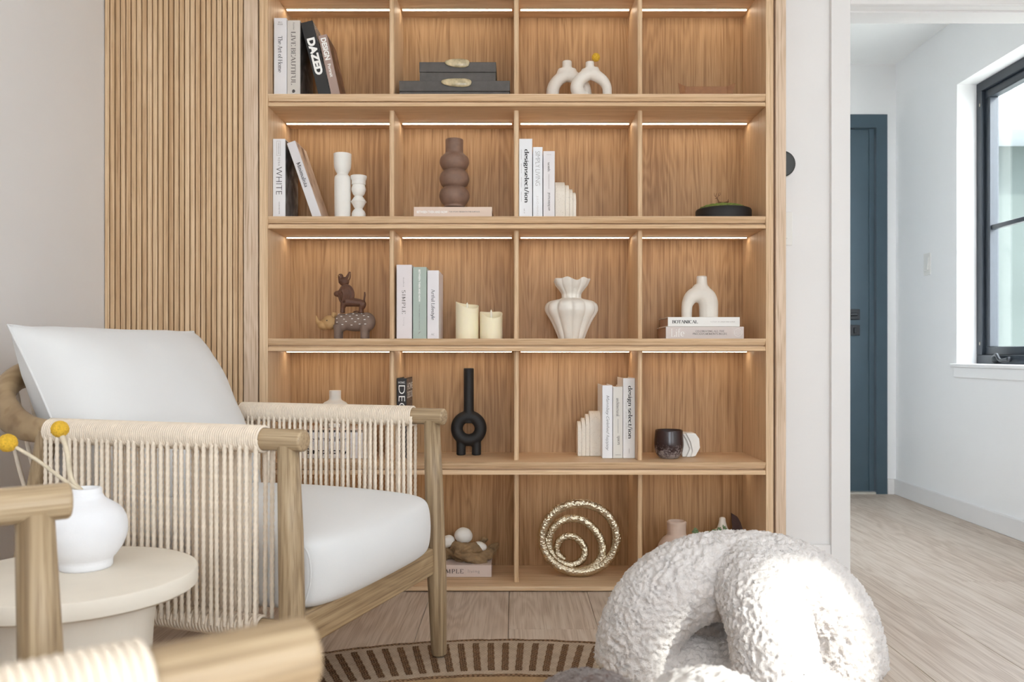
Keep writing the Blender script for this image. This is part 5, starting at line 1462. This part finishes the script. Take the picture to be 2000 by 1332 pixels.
# bottom right cell, half hidden by the pouf
lathe_px('blush_vase', 'blush clay vase with a short neck behind the white pouf', 'vase', 1321.5, 2.99, S5,
         [(26, 1122), (34, 1105), (38, 1085), (36, 1066), (28, 1052), (20, 1045), (18.2, 1040), (18.4, 1026), (19, 1020), (17.5, 1017.6)], 'ceramic_pink')
YK = 3.0
s = YK / F
sx0 = WX(1388, YK)
def k_(x, y, d=0.0): return Vector((WX(x, YK) - sx0, d, WZ(y, YK) - S5))
sc_p = thing('succulent_pot', 'trailing green succulent in a low pot behind the pouf', 'plant', (sx0, YK, S5))
ph = WZ(1052, YK) - S5
mk('pot', lathe([(0, 0), (0.026, 0), (0.03, 0.01), (0.036, ph - .006), (0.036, ph), (0.032, ph), (0.031, ph - .01), (0, ph - .012)], 32), M['ceramic'], sc_p, smooth=True)
mk('stem', join([sweep(spline([k_(1386, 1054), k_(1378, 1040, -.01), k_(1366, 1038, -.02), k_(1357, 1036, -.025)], 5), 0.0015, 6), sweep(spline([k_(1384, 1052), k_(1392, 1036, -.01), k_(1404, 1028, -.01)], 5), 0.0015, 6)]), M['stem'], sc_p, smooth=True)
rg = random.Random(5)
def leaves(c, n, R, name='leaf'):
    me0 = None
    for i in range(n):
        v = Vector((rg.gauss(0, 1), rg.gauss(0, 1), rg.gauss(0, 1))).normalized()
        if me0 is None:
            me0 = mk(name, ellipsoid((0, 0, 0.5), (0.34, 0.2, 0.55), 7, 5), M['leaf_green'], sc_p, smooth=True); o = me0
        else: o = mk(name, me0.data, None, sc_p)
        o.location = c; o.rotation_euler = v.to_track_quat('Z', 'Y').to_euler(); k = R * rg.uniform(.8, 1.1); o.scale = (k, k, k)
leaves(k_(1355, 1035, -.025), 34, 0.0125)
for t in range(5): leaves(k_(1376 + 9 * t, 1043 - 2.6 * t - (2 if t > 2 else 0), -.012), 12, 0.0115)
# white bottle-shaped ornament and dark leaf ornament
lathe_px('bottle_vase', 'slim white ceramic bottle vase behind the succulent', 'vase', 1411, 3.05, S5,
         [(15, 1105), (20, 1090), (20, 1065), (16, 1045), (12, 1035), (8.5, 1026), (6.5, 1018), (6, 1013), (5, 1011)], 'ceramic')
YL = 3.04
xl = WX(1440, YL)
def l_(x, y, d=0.0): return Vector((WX(x, YL) - xl, d, WZ(y, YL) - S5))
yl = 690 - (S5 - H) * F / YL
lf = thing('leaf_ornament', 'dark brown pointed leaf ornament beside the bookcase end', 'ornament', (xl, YL, S5))
poly = [l_(1434, yl - 6), l_(1452, yl - 6), l_(1455, 1060), l_(1451, 1034), l_(1446, 1020), l_(1440, 1009), l_(1428, 1001.5), l_(1429, 1016), l_(1430, 1030), l_(1431, 1060)]
mk('leaf_blade', bevel(prism([(v.x, v.z) for v in poly], -0.004, 0.004), 0.0012, 1), M['dark_leaf'], lf)
mk('foot', rod((WX(1443, YL) - xl, 0, 0), (WX(1443, YL) - xl, 0, 0.016), 0.024, n=24), M['dark_leaf'], lf)
